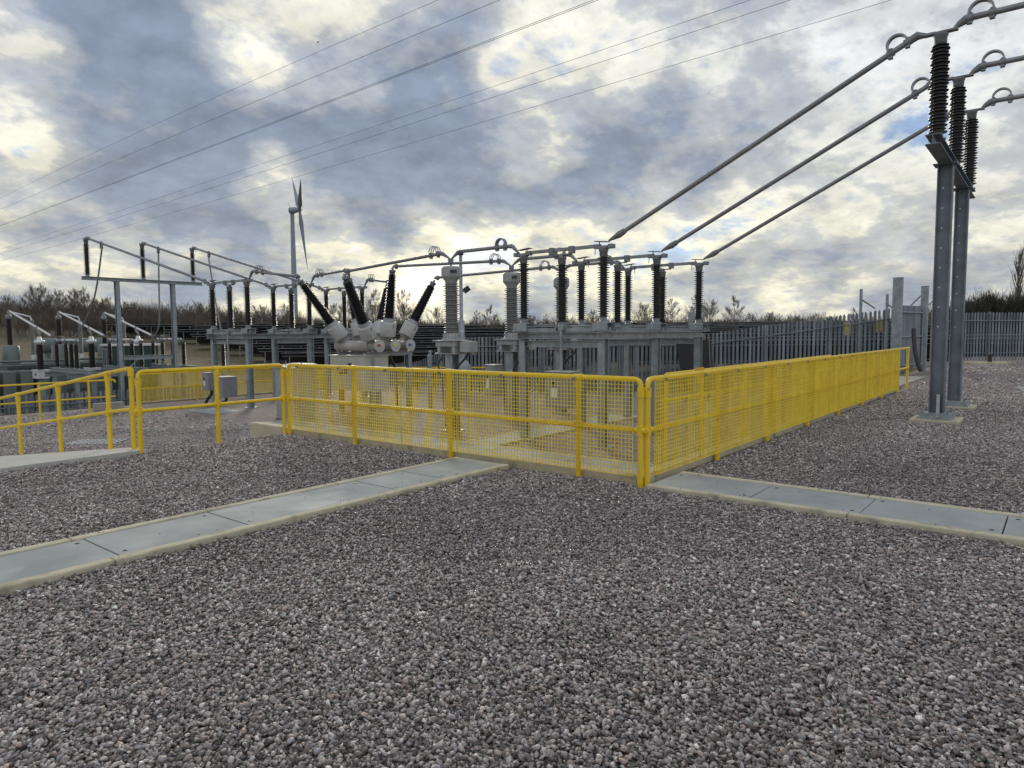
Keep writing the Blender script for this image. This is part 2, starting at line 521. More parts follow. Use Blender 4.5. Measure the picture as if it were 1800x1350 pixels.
    c = mix(mr(n, 0.435, 0.515, 0.0, 1.0), c, grey)
    c = mix(mr(n, 0.50, 0.62, 0.0, 1.0), c, dark)
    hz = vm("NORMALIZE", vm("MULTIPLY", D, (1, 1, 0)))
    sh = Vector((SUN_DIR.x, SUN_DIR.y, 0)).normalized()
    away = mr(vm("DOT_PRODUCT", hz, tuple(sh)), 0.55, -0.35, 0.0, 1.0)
    c = vm("SCALE", c, None, mt("ADD", 1.0, mt("MULTIPLY", away, 0.30)))  # sky opposite the sun raised, an added fill for faces towards the camera
    rel = mr(mt("SUBTRACT", mid, mid2), -0.14, 0.14, 0.82, 1.18, False)
    c = vm("SCALE", c, None, rel)
    below = mr(sep.outputs["Z"], -0.03, 0.0, 1.0, 0.0)
    c = mix(below, c, (1.5, 1.4, 1.3))
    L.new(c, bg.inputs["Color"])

CLOUDS = [(430, 215, 0.09, -0.045), (380, 60, 0.08, -0.05), (470, 120, 0.07, -0.05), (640, 60, 0.09, -0.03), (540, 390, 0.06, 0.06), (1050, 215, 0.11, 0.05), (1700, 170, 0.12, -0.03), (1640, 270, 0.10, -0.03), (1120, 330, 0.08, -0.06), (1330, 190, 0.10, 0.05), (150, 210, 0.22, 0.075), (300, 150, 0.16, 0.05), (610, 210, 0.17, 0.10), (760, 190, 0.18, 0.075), (800, 280, 0.14, 0.06), (360, 285, 0.10, 0.06), (250, 30, 0.2, 0.05),
          (1010, 190, 0.15, 0.035), (1150, 240, 0.16, 0.05), (950, 60, 0.10, -0.02), (1500, 90, 0.22, -0.02), (1560, 130, 0.12, -0.06), (1760, 60, 0.14, -0.055), (1460, 60, 0.07, -0.09), (880, 130, 0.05, -0.07), (1060, 110, 0.09, -0.05),
          (485, 275, 0.05, -0.07), (40, 110, 0.09, -0.06), (60, 250, 0.07, -0.04), (120, 395, 0.13, -0.07), (330, 400, 0.12, -0.02), (740, 400, 0.14, -0.05), (560, 430, 0.10, -0.05), (900, 380, 0.14, -0.05), (800, 480, 0.16, -0.06),
          (1130, 420, 0.18, -0.035), (1240, 125, 0.06, -0.09), (1270, 300, 0.12, -0.04), (60, 480, 0.14, 0.06), (690, 400, 0.06, 0.08), (880, 310, 0.12, 0.05), (1480, 400, 0.14, -0.05),
          (1450, 480, 0.2, 0.035), (1680, 420, 0.2, 0.02), (1400, 230, 0.14, 0.02), (430, 80, 0.08, -0.04), (620, 60, 0.12, 0.02)]
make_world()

sun_d = bpy.data.lights.new("sun", "SUN")
sun_d.energy = 1.5
sun_d.angle = R(14)
sun_d.color = (1.0, 0.90, 0.74)
sun = bpy.data.objects.new("sun", sun_d)
sun.rotation_euler = SUN_DIR.to_track_quat("Z", "Y").to_euler()
COL.objects.link(sun)

scene.view_settings.view_transform = "Standard"
scene.view_settings.look = "None"
scene.view_settings.exposure = 0.25
scene.view_settings.gamma = 1.0
scene.view_settings.use_curve_mapping = False

# ------------------------------------------------------------------ ground
def ss(a, b, t):
    t = min(1, max(0, (t - a) / (b - a)))
    return t * t * (3 - 2 * t)

P2 = [(23.0, 1.8, 0.0), (19.5, 7.8, -0.95), (15.2, 16.3, -1.0), (15.4, 19.4, -2.1), (16.5, 30.0, -2.9), (17.5, 46.0, -2.9)]

def fence_x(y):
    if y < P2[0][1]: return 60.0
    for a, b in zip(P2[:-1], P2[1:]):
        if a[1] <= y <= b[1]:
            return a[0] + (b[0] - a[0]) * (y - a[1]) / (b[1] - a[1])
    return 17.5

def site_h(x, y):
    if y <= 0.1 and x > 0: return -0.022 * ss(17, 13, dl(x, y)[0])
    if x <= 0.1:
        if y <= 6.2: return -0.022
        if y <= 21.9: return LOW * ss(6.2, 7.9, y) if x > -2.2 or x < -4.2 else -0.128 * max(0.0, min(y, 13.6) - 6.45) - 0.12
    if y > 21.9: return LOW + (DEEP - LOW) * ss(22.3, 24.0, y)
    if x > 14: return LOW * ss(0.2, 6.5, y)
    return LOW

def field_h(x, y):
    d, lat = dl(x, y)
    ks = [(0, -3.2), (45, -3.0), (70, -2.3), (100, -0.9), (140, 1.3), (230, 4.2), (600, 5.0), (4000, 6.0)]
    z = ks[-1][1]
    for (a, za), (b, zb) in zip(ks[:-1], ks[1:]):
        if a <= d <= b:
            z = za + (zb - za) * (d - a) / (b - a); break
    if d < 0: z = -3.2
    z += 1.7 * ss(0, 14, lat) * ss(150, 60, d) if d < 150 else 0
    z += 0.022 * max(0, -lat - 8) * ss(60, 120, d) * ss(900, 200, d)
    if lat > 14 and d < 45: z = min(z, -1.3)
    return z

def grid(xs, ys, hf, keep, name, m, label):
    vs = [(x, y, hf(x, y)) for y in ys for x in xs]
    nx = len(xs)
    fs = []
    for j in range(len(ys) - 1):
        for i in range(nx - 1):
            if keep((xs[i] + xs[i + 1]) / 2, (ys[j] + ys[j + 1]) / 2):
                fs.append((j * nx + i, j * nx + i + 1, (j + 1) * nx + i + 1, (j + 1) * nx + i))
    mb = MB(); mb.add(vs, fs, True)
    o = mb.build(name, m)
    return tag(o, label, None, None, "structure")

def rangef(a, b, s):
    return list(np.arange(a, b + 1e-6, s))

xs = sorted(set(round(v, 3) for v in rangef(-40, -5, 2.5) + rangef(-4.5, 0, 0.3) + [-4.21, -4.19, -2.21, -2.19, 0.09, 0.11] + rangef(1, 24, 1.0) + rangef(26, 44, 2)))
ys = sorted(set(round(v, 3) for v in rangef(-40, -1, 3) + [0.09, 0.11] + rangef(0.6, 6, 0.9) + [6.2] + rangef(6.35, 8.0, 0.15) + rangef(8.5, 21.5, 0.75) + rangef(21.9, 24.2, 0.2) + rangef(25, 48, 1.5)))
grid(xs, ys, site_h, lambda x, y: x < fence_x(y) + 0.4 and not (x > 41 and y < 2), "gravel_ground", GRAVEL, "grey lilac crushed stone ground of the substation terraces")

def field_grid():
    ds = [-40, -20, 0, 15, 25, 30, 35, 40, 45, 52, 60, 70, 80, 90, 100, 110, 120, 130, 140, 160, 190, 230, 300, 420, 600, 1000, 2000, 4000]
    ts = [-3.2, -2.4, -1.8, -1.3, -1.0] + rangef(-0.85, 0.85, 0.05) + [1.0, 1.3, 1.8, 2.4, 3.2]
    vs, fs = [], []
    for d in ds:
        w = max(d, 55.0)
        for t in ts:
            p = fl(d, t * w)
            vs.append((p.x, p.y, field_h(p.x, p.y)))
    nx = len(ts)
    for j in range(len(ds) - 1):
        for i in range(nx - 1):
            fs.append((j * nx + i, j * nx + i + 1, (j + 1) * nx + i + 1, (j + 1) * nx + i))
    mb = MB(); mb.add(vs, fs, True)
    tag(mb.build("field", FIELD), "rough brown winter grass field rising to the hedgerow", None, None, "structure")
field_grid()

# ------------------------------------------------------------------ loose stones (uncountable): one mesh
def stone_shapes(k, npts):
    """crushed stone: convex lumps with sharp edges"""
    out = []
    for i in range(k):
        p = rng.normal(size=(npts, 3)); p /= np.linalg.norm(p, axis=1)[:, None]
        p *= np.array([1.15, rng.uniform(0.62, 0.95), rng.uniform(0.42, 0.72)]) * rng.uniform(0.85, 1.1, (npts, 1))
        bm = bmesh.new()
        for q in p: bm.verts.new(q)
        bmesh.ops.convex_hull(bm, input=list(bm.verts))
        bmesh.ops.delete(bm, geom=[v for v in bm.verts if not v.link_faces], context="VERTS")
        bmesh.ops.triangulate(bm, faces=list(bm.faces))
        bm.verts.index_update()
        pts = np.array([q.co[:] for q in bm.verts]); fs = np.array([[q.index for q in f.verts] for f in bm.faces])
        bm.free()
        out.append((pts, fs))
    return out

def rot_mats(n, tilt):
    yaw = rng.uniform(0, 2 * np.pi, n); a = rng.normal(0, tilt, n); b = rng.normal(0, tilt, n)
    cy, sy, ca, sa, cb, sb = np.cos(yaw), np.sin(yaw), np.cos(a), np.sin(a), np.cos(b), np.sin(b)
    Z0, O = np.zeros(n), np.ones(n)
    Rz = np.stack([cy, -sy, Z0, sy, cy, Z0, Z0, Z0, O], 1).reshape(n, 3, 3)
    Rx = np.stack([O, Z0, Z0, Z0, ca, -sa, Z0, sa, ca], 1).reshape(n, 3, 3)
    Ry = np.stack([cb, Z0, sb, Z0, O, Z0, -sb, Z0, cb], 1).reshape(n, 3, 3)
    return Rz @ Rx @ Ry

def low_noise(x, y):
    return (np.sin(x * 2.3 + 1.7 * np.sin(y * 1.1)) * np.sin(y * 2.9 + 0.6) + 0.6 * np.sin(x * 6.1 + y * 4.3) * np.sin(y * 7.7 - x * 2.2)) * 0.5

FAV, RAV = np.array(F0), np.array(R0)
def stones():
    V, F, Cc = [], [], []
    off = 0
    def scatter(d0, d1, dens, size, shapes, layer):
        nonlocal off
        wmax = 0.80 * d1 + 0.6
        area = (d1 - d0) * 2 * wmax
        n = int(area * dens)
        d = rng.uniform(d0, d1, n); lat = rng.uniform(-wmax, wmax, n)
        ok = np.abs(lat) < 0.78 * d + 0.5
        d, lat = d[ok], lat[ok]
        x = CAM.x + FAV[0] * d + RAV[0] * lat
        y = CAM.y + FAV[1] * d + RAV[1] * lat
        up = ((x < -0.02) & (y < 6.15)) | ((x >= -0.02) & (y < -0.02) & (x < 40))
        bank = (x < 0.1) & (y >= 6.15) & (y < 7.9) & ((x > -2.15) | (x < -4.3))
        low = (x < 4.1) & (x > -12) & (y >= 7.9) & (y < 21.6) & ((x > -2.1) | (x < -4.3)) & ~((x > -0.1) & (x < 0.3) & (y < 7.45))
        ok = up | bank | low
        t1 = (x < 0.05) & (x > -10) & (y > 1.69) & (y < 2.52)
        t2 = (x > -0.11) & (x < 0.75) & (y > -12) & (y < 0.1)
        pad = ((np.abs(x - 7.6) < 0.42) | (np.abs(x - 10.15) < 0.42)) & (np.abs(y + 1.55) < 0.40)
        ok &= ~(t1 | t2 | pad)
        x, y, bank, low = x[ok], y[ok], bank[ok], low[ok]
        n = len(x)
        t = np.clip((y - 6.2) / 1.7, 0, 1)
        z = np.where(bank, LOW * t * t * (3 - 2 * t), np.where(low, LOW, 0.0))
        z = z + 0.010 * low_noise(x, y) + 0.008 * low_noise(x * 0.5 + 9, y * 0.5) + layer + rng.uniform(-0.010, 0.009, n)
        tone = 0.98 + 0.20 * low_noise(x * 0.4 + 3, y * 0.4) + 0.07 * low_noise(x * 1.7, y * 1.7 + 2)
        kind = rng.random(n)
        col = np.empty((n, 3))
        pal = np.array([(0.43, 0.380, 0.362), (0.31, 0.267, 0.256), (0.35, 0.265, 0.230), (0.165, 0.143, 0.135), (0.62, 0.58, 0.545), (0.31, 0.285, 0.295)])
        cum = np.array([0.34, 0.61, 0.72, 0.85, 0.93, 1.0])
        idx = np.searchsorted(cum, kind)
        col = pal[idx] * rng.uniform(0.42, 1.52, (n, 1)) * tone[:, None]
        sc = size * np.exp(np.clip(rng.normal(0, 0.27, n), -0.6, 0.5))
        Rm = rot_mats(n, 0.48)
        which = rng.integers(0, len(shapes), n)
        for k, (pts, fs) in enumerate(shapes):
            s = which == k
            m = int(s.sum())
            if not m: continue
            vv = np.einsum("nij,vj->nvi", Rm[s], pts) * sc[s][:, None, None]
            vv += np.stack([x[s], y[s], z[s]], 1)[:, None, :]
            nv = len(pts)
            V.append(vv.reshape(-1, 3))
            F.append((fs[None] + (off + np.arange(m) * nv)[:, None, None]).reshape(-1, 3))
            Cc.append(np.repeat(col[s], nv, 0))
            off += m * nv
    A = stone_shapes(14, 13)
    Bs = stone_shapes(12, 8)
    A2 = [(p, f) for p, f in A]
    scatter(1.9, 4.6, 6000, 0.0114, A2, -0.012)
    scatter(1.9, 4.6, 2700, 0.0120, A2, 0.004)
    scatter(4.6, 7.6, 4700, 0.0124, Bs, -0.010)
    scatter(4.6, 7.6, 1700, 0.0130, Bs, 0.005)
    scatter(7.6, 12.0, 2300, 0.0155, Bs, -0.004)
    scatter(12.0, 18.0, 1100, 0.0205, Bs, -0.004)
    scatter(18.0, 30.0, 130, 0.034, Bs, -0.006)
    # strays that lie on the trench covers and kerbs
    m = 34
    on1 = np.stack([rng.uniform(-5.2, -0.4, m), np.where(rng.random(m) < 0.7, rng.choice([1.74, 2.47], m) + rng.normal(0, 0.05, m), rng.uniform(1.75, 2.45, m)), np.full(m, 0.05)], 1)
    on2 = np.stack([np.where(rng.random(m) < 0.6, rng.choice([-0.06, 0.70], m) + rng.normal(0, 0.05, m), rng.uniform(-0.05, 0.7, m)), rng.uniform(-3.6, -0.2, m), np.full(m, 0.05)], 1)
    pos_ = np.concatenate([on1, on2])
    Rm = rot_mats(2 * m, 0.3)
    for i in range(2 * m):
        pts, fs = A[i % len(A)]
        V.append(pts @ Rm[i].T * rng.uniform(0.005, 0.010) + pos_[i]); F.append(fs + off); off += len(pts)
        Cc.append(np.repeat(np.array([[0.2, 0.18, 0.175]]) * rng.uniform(0.4, 1.5), len(pts), 0))
    V = np.concatenate(V); F = np.concatenate(F); Cc = np.concatenate(Cc)
    me = bpy.data.meshes.new("loose_gravel")
    me.vertices.add(len(V)); me.vertices.foreach_set("co", V.astype(np.float32).ravel())
    me.loops.add(F.size); me.loops.foreach_set("vertex_index", F.astype(np.int32).ravel())
    me.polygons.add(len(F)); me.polygons.foreach_set("loop_start", np.arange(0, F.size, 3, dtype=np.int32))
    me.update(calc_edges=True)
    a = me.attributes.new("stone_colour", "FLOAT_COLOR", "POINT")
    a.data.foreach_set("color", np.concatenate([Cc, np.ones((len(Cc), 1))], 1).astype(np.float32).ravel())
    me.materials.append(STONE)
    o = bpy.data.objects.new("loose_gravel", me)
    COL.objects.link(o)
    tag(o, "loose angular grey and pink crushed stones covering the ground", None, None, "stuff")
stones()

# ------------------------------------------------------------------ cable trenches with cover plates
def trench(axis, lo, hi, a0, a1, z, joints, label, hole=True):
    """axis 'x' or 'y': the way it runs; lo/hi: its outer edges across; a0..a1: its length"""
    mid = ((a0 + a1) / 2, (lo + hi) / 2) if axis == "x" else ((lo + hi) / 2, (a0 + a1) / 2)
    t = thing("cable_trench", label, "trench", (mid[0], mid[1], z))
    def B(u0, u1, w0, w1, z0, z1, bev=0.0):
        m = MB()
        if axis == "x": m.span((u0, w0, z0), (u1, w1, z1), bev)
        else: m.span((w0, u0, z0), (w1, u1, z1), bev)
        return m
    k = 0.092
    for w0, w1 in ((lo, lo + k), (hi - k, hi)):
        m = MB()
        cuts = [a0] + [q for q in rangef(a0 + 1.9, a1 - 0.5, 2.4)] + [a1]
        for p, q in zip(cuts[:-1], cuts[1:]):
            b = B(p + 0.004, q - 0.004, w0, w1, z - 0.25, z + 0.044, 0.010)
            m.add(b.v, b.f)
        m.build("kerb", CONC, t)
    B(a0, a1, lo + k, hi - k, z - 0.25, z + 0.004).build("trench_bed", BLACK, t)
    js = [a0] + [q for q in joints if a0 < q < a1] + [a1]
    for i, (p, q) in enumerate(zip(js[:-1], js[1:])):
        dz = 0.002 * (i % 3)
        pl = B(p + 0.005, q - 0.005, lo + k + 0.012, hi - k - 0.012, z + 0.012, z + 0.034 + dz, 0.003).build("cover_plate", COVER, t)
        if hole:
            for u, w in ((p + 0.07, lo + k + 0.10), (q - 0.07, hi - k - 0.10)):
                c = (u, w, z + 0.0345 + dz) if axis == "x" else (w, u, z + 0.0345 + dz)
                MB().lathe([(0.016, 0), (0.016, 0.0025), (0.008, 0.003)], c, n=10).build("lifting_hole", BLACK, pl)
    return t

trench("x", 1.68, 2.525, -11.0, -0.07, 0, [-10.0, -9.05, -8.1, -7.1, -6.15, -5.2, -4.23, -3.27, -2.35, -1.7, -1.06], "grey cover plates between cream kerbs, leading from lower left to the mesh fence")
trench("y", -0.11, 0.755, -11.0, -0.06, 0, [-9.6, -8.65, -7.7, -6.75, -5.8, -4.85, -3.9, -2.94, -1.97, -1.05], "damp grey cover plates between cream kerbs, running to the right from the fence corner")
trench("y", 4.35, 5.15, 2.0, 14.0, LOW, rangef(3, 14, 1.0), "sunken cable trench inside the fenced yard, parallel to the front mesh fence", False)
trench("x", 6.25, 7.2, 5.16, 11.5, LOW, rangef(6.2, 11, 1.0), "sunken cable trench crossing the fenced yard beneath the right disconnector", False)

# retaining walls under the yellow fences
single(MB().span((0.055, 0.0, -1.2), (0.22, 7.35, 0.085), 0.018), "retaining_wall", CONC, "cream concrete retaining wall under the front mesh fence, its left end bare", "wall")
single(MB().span((0.221, 0.055, -1.2), (13.4, 0.22, 0.085), 0.018), "retaining_wall", CONC, "long cream concrete kerb wall under the right mesh fence", "wall")

# ------------------------------------------------------------------ yellow tubular guard rails
PR, RR = 0.030, 0.024

def bend(p, q, s, r, n=6):
    """rounded corner p-q-s of radius r as points"""
    p, q, s = Vector(p), Vector(q), Vector(s)
    a, b = (p - q).normalized(), (s - q).normalized()
    out = []
    for i in range(n + 1):
        t = i / n
        out.append((q + a * r) * (1 - t) ** 2 + q * 2 * t * (1 - t) + (q + b * r) * t * t)
    return out

def post_mb(x, y, z0, z1, mids, elbow=True):
    m = MB().tube((x, y, z0), (x, y, z1), PR, n=14)
    for z in mids:
        m.tube((x, y, z - 0.05), (x, y, z + 0.05), PR + 0.009, n=14)
    m.tube((x, y, z1 - 0.10), (x, y, z1 - 0.005), PR + 0.008, n=14)
    return m

def grating(mb, a, b, z0, z1, nrm, pitch=0.0415, bw=0.0056, dep=0.0095):
    """moulded square grating standing between a and b (level), thickness along nrm"""
    a, b, nrm = Vector(a), Vector(b), Vector(nrm)
    t = (b - a); ln = t.length; t.normalize()
    n = max(1, int(round(ln / pitch))); p = ln / n
    M = Matrix((t, nrm, Vector((0, 0, 1)))).transposed()
    for i in range(n + 1):
        c = a + t * (p * i) + Vector((0, 0, (z0 + z1) / 2))
        mb.box(c, (bw, dep, z1 - z0), M)
    k = int(round((z1 - z0) / pitch)); q = (z1 - z0) / k
    for i in range(k + 1):
        c = (a + b) / 2 + Vector((0, 0, z0 + q * i))
        mb.box(c, (ln + bw, dep - 0.002, bw), M)
    return mb

def clip_mb(points, nrm):
    m = MB()
    for p in points:
        m.box(p, (0.03, 0.026, 0.03), None, 0.004)
    return m

def guard_rail(a, b, z, posts, label, mesh_to=None, nrm=None, curve=(True, True), mids=(0.56,), height=1.075, group=None, base=None, joints=(), bw=0.0056):
    """straight level guard rail from a to b at ground z; posts = distances along it"""
    a, b = Vector((a[0], a[1], z)), Vector((b[0], b[1], z))
    t = (b - a); ln = t.length; t.normalize()
    root = thing("guard_rail", label, "guard rail", tuple(a), group)
    up = Vector((0, 0, 1))
    for i, s in enumerate(posts):
        p = a + t * s
        ends = (s < 0.01 and curve[0]) or (s > ln - 0.01 and curve[1])
        zb = z - 0.06 if base is None else base
        post_mb(p.x, p.y, zb, z + height - (0.08 if ends else 0.0), [z + q for q in mids]).build("post", YELLOW, root)
    pts = []
    A, Bt = a + up * height, b + up * height
    if curve[0]: pts += bend(a + up * (height - 0.3), A, A + t, 0.085)
    else: pts.append(A)
    if curve[1]: pts += bend(Bt - t, Bt, b + up * (height - 0.3), 0.085)
    else: pts.append(Bt)
    MB().path(pts, RR + 0.003, 12).build("top_rail", YELLOW, root)
    m = MB()
    for s in posts:
        p = A + t * s
        if s > 0.01 and s < ln - 0.01:
            m.tube(p - t * 0.055, p + t * 0.055, RR + 0.010, n=12)
    if m.v: m.build("rail_fitting", YELLOW, root)
    for q in mids:
        m = MB().tube(a + up * q, b + up * q, RR, n=12)
        for s in posts:
            p = a + up * q + t * s
            m.tube(p - t * 0.06, p + t * 0.06, RR + 0.010, n=12)
        m.build("mid_rail", YELLOW, root)
    if mesh_to:
        s0, s1 = mesh_to
        nv = Vector(nrm)
        cuts = [s0] + [j for j in joints if s0 < j < s1] + [s1]
        for p, q in zip(cuts[:-1], cuts[1:]):
            o = nv * 0.045
            grating(MB(), a + t * (p + 0.012) + o, a + t * (q - 0.012) + o, 0.10, 1.06, nv, bw=bw).build("mesh_panel", YGRATE, root)
        cl = []
        for s in rangef(s0 + 0.25, s1 - 0.1, 1.0):
            cl.append(a + t * s + nv * 0.05 + up * 1.06)
        for p in cl:
            clip_mb([p], nv).build("panel_clip", CAST, root)
    return root

guard_rail((0, 6.12), (0, 0.048), 0, [0.0, 1.58, 3.44, 5.33, 6.072], "yellow guard rail with square mesh facing the viewer, ending at the fence corner",
           (0.05, 6.02), (-1, 0, 0), joints=(1.60, 2.6, 3.6, 4.75))
guard_rail((0.052, 0.0), (14.6, 0.0), 0, [0.0, 1.8, 3.6, 5.55, 7.5, 9.4, 11.3, 13.15, 14.5], "long yellow mesh guard rail receding right from the fence corner towards the gate",
           (0.06, 13.1), (0, -1, 0), joints=(1.25, 2.5, 3.75, 5.0, 6.25, 7.5, 8.75, 10.0, 11.3, 12.2))
guard_rail((-2.2, 6.17), (-0.06, 6.17), 0, [0.0, 1.07, 2.14], "open yellow guard rail without mesh along the gravel bank, left of the front mesh fence")
guard_rail((4.75, 2.1), (15.4, 2.1), -0.20, [0.0, 1.45, 3.7, 5.6, 7.5, 9.4, 11.1], "plain yellow rail inside the yard just behind the long right mesh fence", None, None, curve=(False, True), base=LOW, height=1.02)
guard_rail((-9.0, 19.8), (2.9, 19.8), LOW, [0.5, 3.2, 5.9, 8.6, 9.85, 11.15], "thin yellow far rail beyond the ramp, in front of the lower palisade fence")
guard_rail((4.6, 22.2), (13.2, 22.2), LOW, [0.0, 2.1, 4.2, 6.3, 8.5], "distant yellow mesh guard rail seen under the open rail, beneath the left disconnector",
           (0.05, 8.45), (0, -1, 0), joints=(2.1, 4.2, 6.3), bw=0.010)
guard_rail((12.2, 18.6), (14.9, 14.2), LOW, [0.0, 1.3, 2.6, 3.9, 5.15], "short far yellow rail between the breaker cabinet and the grey current transformer")
single(MB().span((4.4, 22.32, -3.2), (14, 22.5, LOW + 0.07), 0.015), "retaining_wall", CONCG, "far concrete kerb below the distant mesh guard rail", "wall")
single(MB().span((2.35, 19.95, -1.6), (3.2, 20.15, LOW + 0.36), 0.015), "retaining_wall", CONCG, "stub of grey concrete wall behind the ramp handrail posts", "wall")

# ramp and its sloping handrail
def ramp():
    a, b = (6.15, 14.0)
    def zr(y): return 0.05 - 0.128 * max(0.0, min(y, 13.6) - 6.45)
    m = MB()
    n = 14
    top, bot = [], []
    for i in range(n + 1):
        y = a + (b - a) * i / n
        z = zr(y)
        top.append((y, z)); bot.append((y, z - 0.35))
    poly = top + bot[::-1]
    x0, x1 = -4.3, -2.12
    vs = [(x0, y, z) for y, z in poly] + [(x1, y, z) for y, z in poly]
    k = len(poly)
    fs = []
    for i in range(n):
        fs.append((i, i + 1, k + i + 1, k + i))
        j = k - 1 - i
        fs.append((j, k + j, k + j - 1, j - 1))
        fs.append((i, k - 1 - i, k - 2 - i, i + 1))
        fs.append((k + i, k + i + 1, 2 * k - 2 - i, 2 * k - 1 - i))
    fs.append((0, k, 2 * k - 1, k - 1)); fs.append((n, n + 1, k + n + 1, k + n))
    m.add(vs, fs)
    tag(m.build("ramp", RAMPC), "pale brushed concrete ramp dropping away at the left edge", None, None, "structure")
    root = thing("handrail", "sloping yellow handrail with two rails down the right edge of the concrete ramp", "handrail", (-2.2, 6.4, 0))
    ysp = [6.37, 7.12, 8.98, 10.86, 12.7]
    for y in ysp:
        h = 1.05 if y > 6.5 else 1.06
        post_mb(-2.2, y, zr(y) - 0.02, zr(y) + h, [zr(y) + 0.52]).build("post", YELLOW, root)
    yy = rangef(6.37, 12.7, 0.35) + [12.7]
    MB().path([(-2.2, y, zr(y) + 1.06) for y in yy], RR + 0.003, 12).build("top_rail", YELLOW, root)
    MB().path([(-2.2, y, zr(y) + 0.52) for y in yy], RR, 12).build("mid_rail", YELLOW, root)
    f = MB()
    for y in ysp[1:]:
        for h in (1.06, 0.52):
            f.tube((-2.2, y - 0.07, zr(y - 0.07) + h), (-2.2, y + 0.07, zr(y + 0.07) + h), RR + 0.011, n=12)
    f.build("rail_fitting", YELLOW, root)
ramp()

# yellow notice plates
single(MB().box((4.75, 1.50, 0.82), (0.34, 0.012, 0.26), None, 0.004), "notice_plate", ORANGE, "plain amber notice plate on the inner rail, seen through the right mesh fence", "sign")

# floor gratings set in the gravel
def floor_grating(x, y, z, w, l, rot, label):
    root = thing("floor_grating", label, "grating", (x, y, z))
    root.rotation_euler = (0, 0, rot)
    m = MB()
    for i in range(9):
        m.box((x - w / 2 + w * i / 8, y, z + 0.016), (0.055, l, 0.006))
    m.build("bars", ALUW, root)
    f = MB()
    for s in (-1, 1):
        f.box((x, y + s * l / 2, z + 0.0125), (w + 0.06, 0.03, 0.014))
        f.box((x + s * (w / 2 + 0.03), y, z + 0.0125), (0.02, l + 0.03, 0.012))
    f.build("frame", GALV, root)
    MB().span((x - w / 2, y - l / 2, z - 0.05), (x + w / 2, y + l / 2, z + 0.005)).build("pit", BLACK, root)
floor_grating(0.2, 14.1, LOW, 1.0, 0.7, R(-51), "pale barred drain grating in the lower gravel behind the ramp handrail")
floor_grating(15.9, -2.7, 0, 1.6, 0.7, R(10), "barred drain grating in the gravel near the right edge")
single(MB().span((14.9, 0.30, -0.1), (19.8, 1.35, 0.03), 0.01), "path_slab", CONCG, "flat pale concrete slab in the gravel past the end of the right fence", "slab")
single(MB().span((4.7, 17.3, LOW - 0.1), (5.7, 18.9, LOW + 0.012), 0.01), "base_slab", COVER, "flat grey slab beside the control boxes of the left disconnector", "slab")

# ------------------------------------------------------------------ insulators
def shed_profile(length, n, r1, r2, core, z0=0.0):
    prof = [(core, z0)]
    p = length / n
    for i in range(n):
        r = r1 if i % 2 == 0 else r2
        z = z0 + p * i + p * 0.25
        prof += [(core, z), (r, z + p * 0.05), (r, z + p * 0.22), (core + 0.016, z + p * 0.46), (core, z + p * 0.55)]
    prof.append((core, z0 + length))
    return prof

_ME = {}
def insulator_parts(kind="post"):
    if kind in _ME: return _ME[kind]
    if kind == "post":
        L0, n, r1, r2, core = 1.26, 25, 0.130, 0.112, 0.070
        sm, zf = SHED, 0.11
    elif kind == "low":
        L0, n, r1, r2, core = 1.10, 22, 0.125, 0.105, 0.072
        sm, zf = SHED, 0.06
    elif kind == "long":
        L0, n, r1, r2, core = 1.34, 26, 0.132, 0.115, 0.072
        sm, zf = SHED, 0.09
    m = MB().lathe(shed_profile(L0, n, r1, r2, core, zf), n=20, smooth=False)
    sheds = m.mesh("sheds", sm)
    f = MB().lathe([(0.12, 0), (0.12, 0.02), (0.078, 0.022), (0.078, zf + 0.015)], n=16)
    for i in range(4):
        an = math.pi / 4 + i * math.pi / 2
        f.tube((0.1 * math.cos(an), 0.1 * math.sin(an), 0.0), (0.1 * math.cos(an), 0.1 * math.sin(an), 0.04), 0.012, n=6)
    flange = f.mesh("base_flange", GALV)
    z = zf + L0 - 0.01
    c = MB().lathe([(0.066, z), (0.085, z + 0.02), (0.088, z + 0.11), (0.10, z + 0.12), (0.10, z + 0.16)], n=16)
    cap = c.mesh("cap", CAST)
    _ME[kind] = (sheds, flange, cap)
    return _ME[kind]

INS_H = 0.11 + 1.26 - 0.01 + 0.16

def put(me, name, parent, offset=(0, 0, 0)):
    o = bpy.data.objects.new(name, me)
    COL.objects.link(o)
    o.parent = parent
    o.location = offset
    return o

def post_insulator(loc, label, group, kind="post"):
    t = thing("post_insulator", label, "insulator", loc, group)
    s, f, c = insulator_parts(kind)
    put(s, "sheds", t); put(f, "base_flange", t); put(c, "cap", t)
    return t

# ------------------------------------------------------------------ busbars
def loop_mb(c, t, rad, gap=0.05, strips=2):
    """flexible arch standing on a tube at c, along t"""
    c, t = Vector(c), Vector(t).normalized()
    up = (Vector((0, 0, 1)) - t * t.z).normalized()
    sd = t.cross(up)
    m = MB()
    for k in range(strips):
        o = sd * ((k - (strips - 1) / 2) * gap)
        pts = []
        for i in range(15):
            an = -0.35 + (math.pi + 0.7) * i / 14
            pts.append(c + o + t * (-math.cos(an) * rad) + up * (math.sin(an) * rad + rad * 0.45))
        m.path(pts, 0.011, 6)
    return m

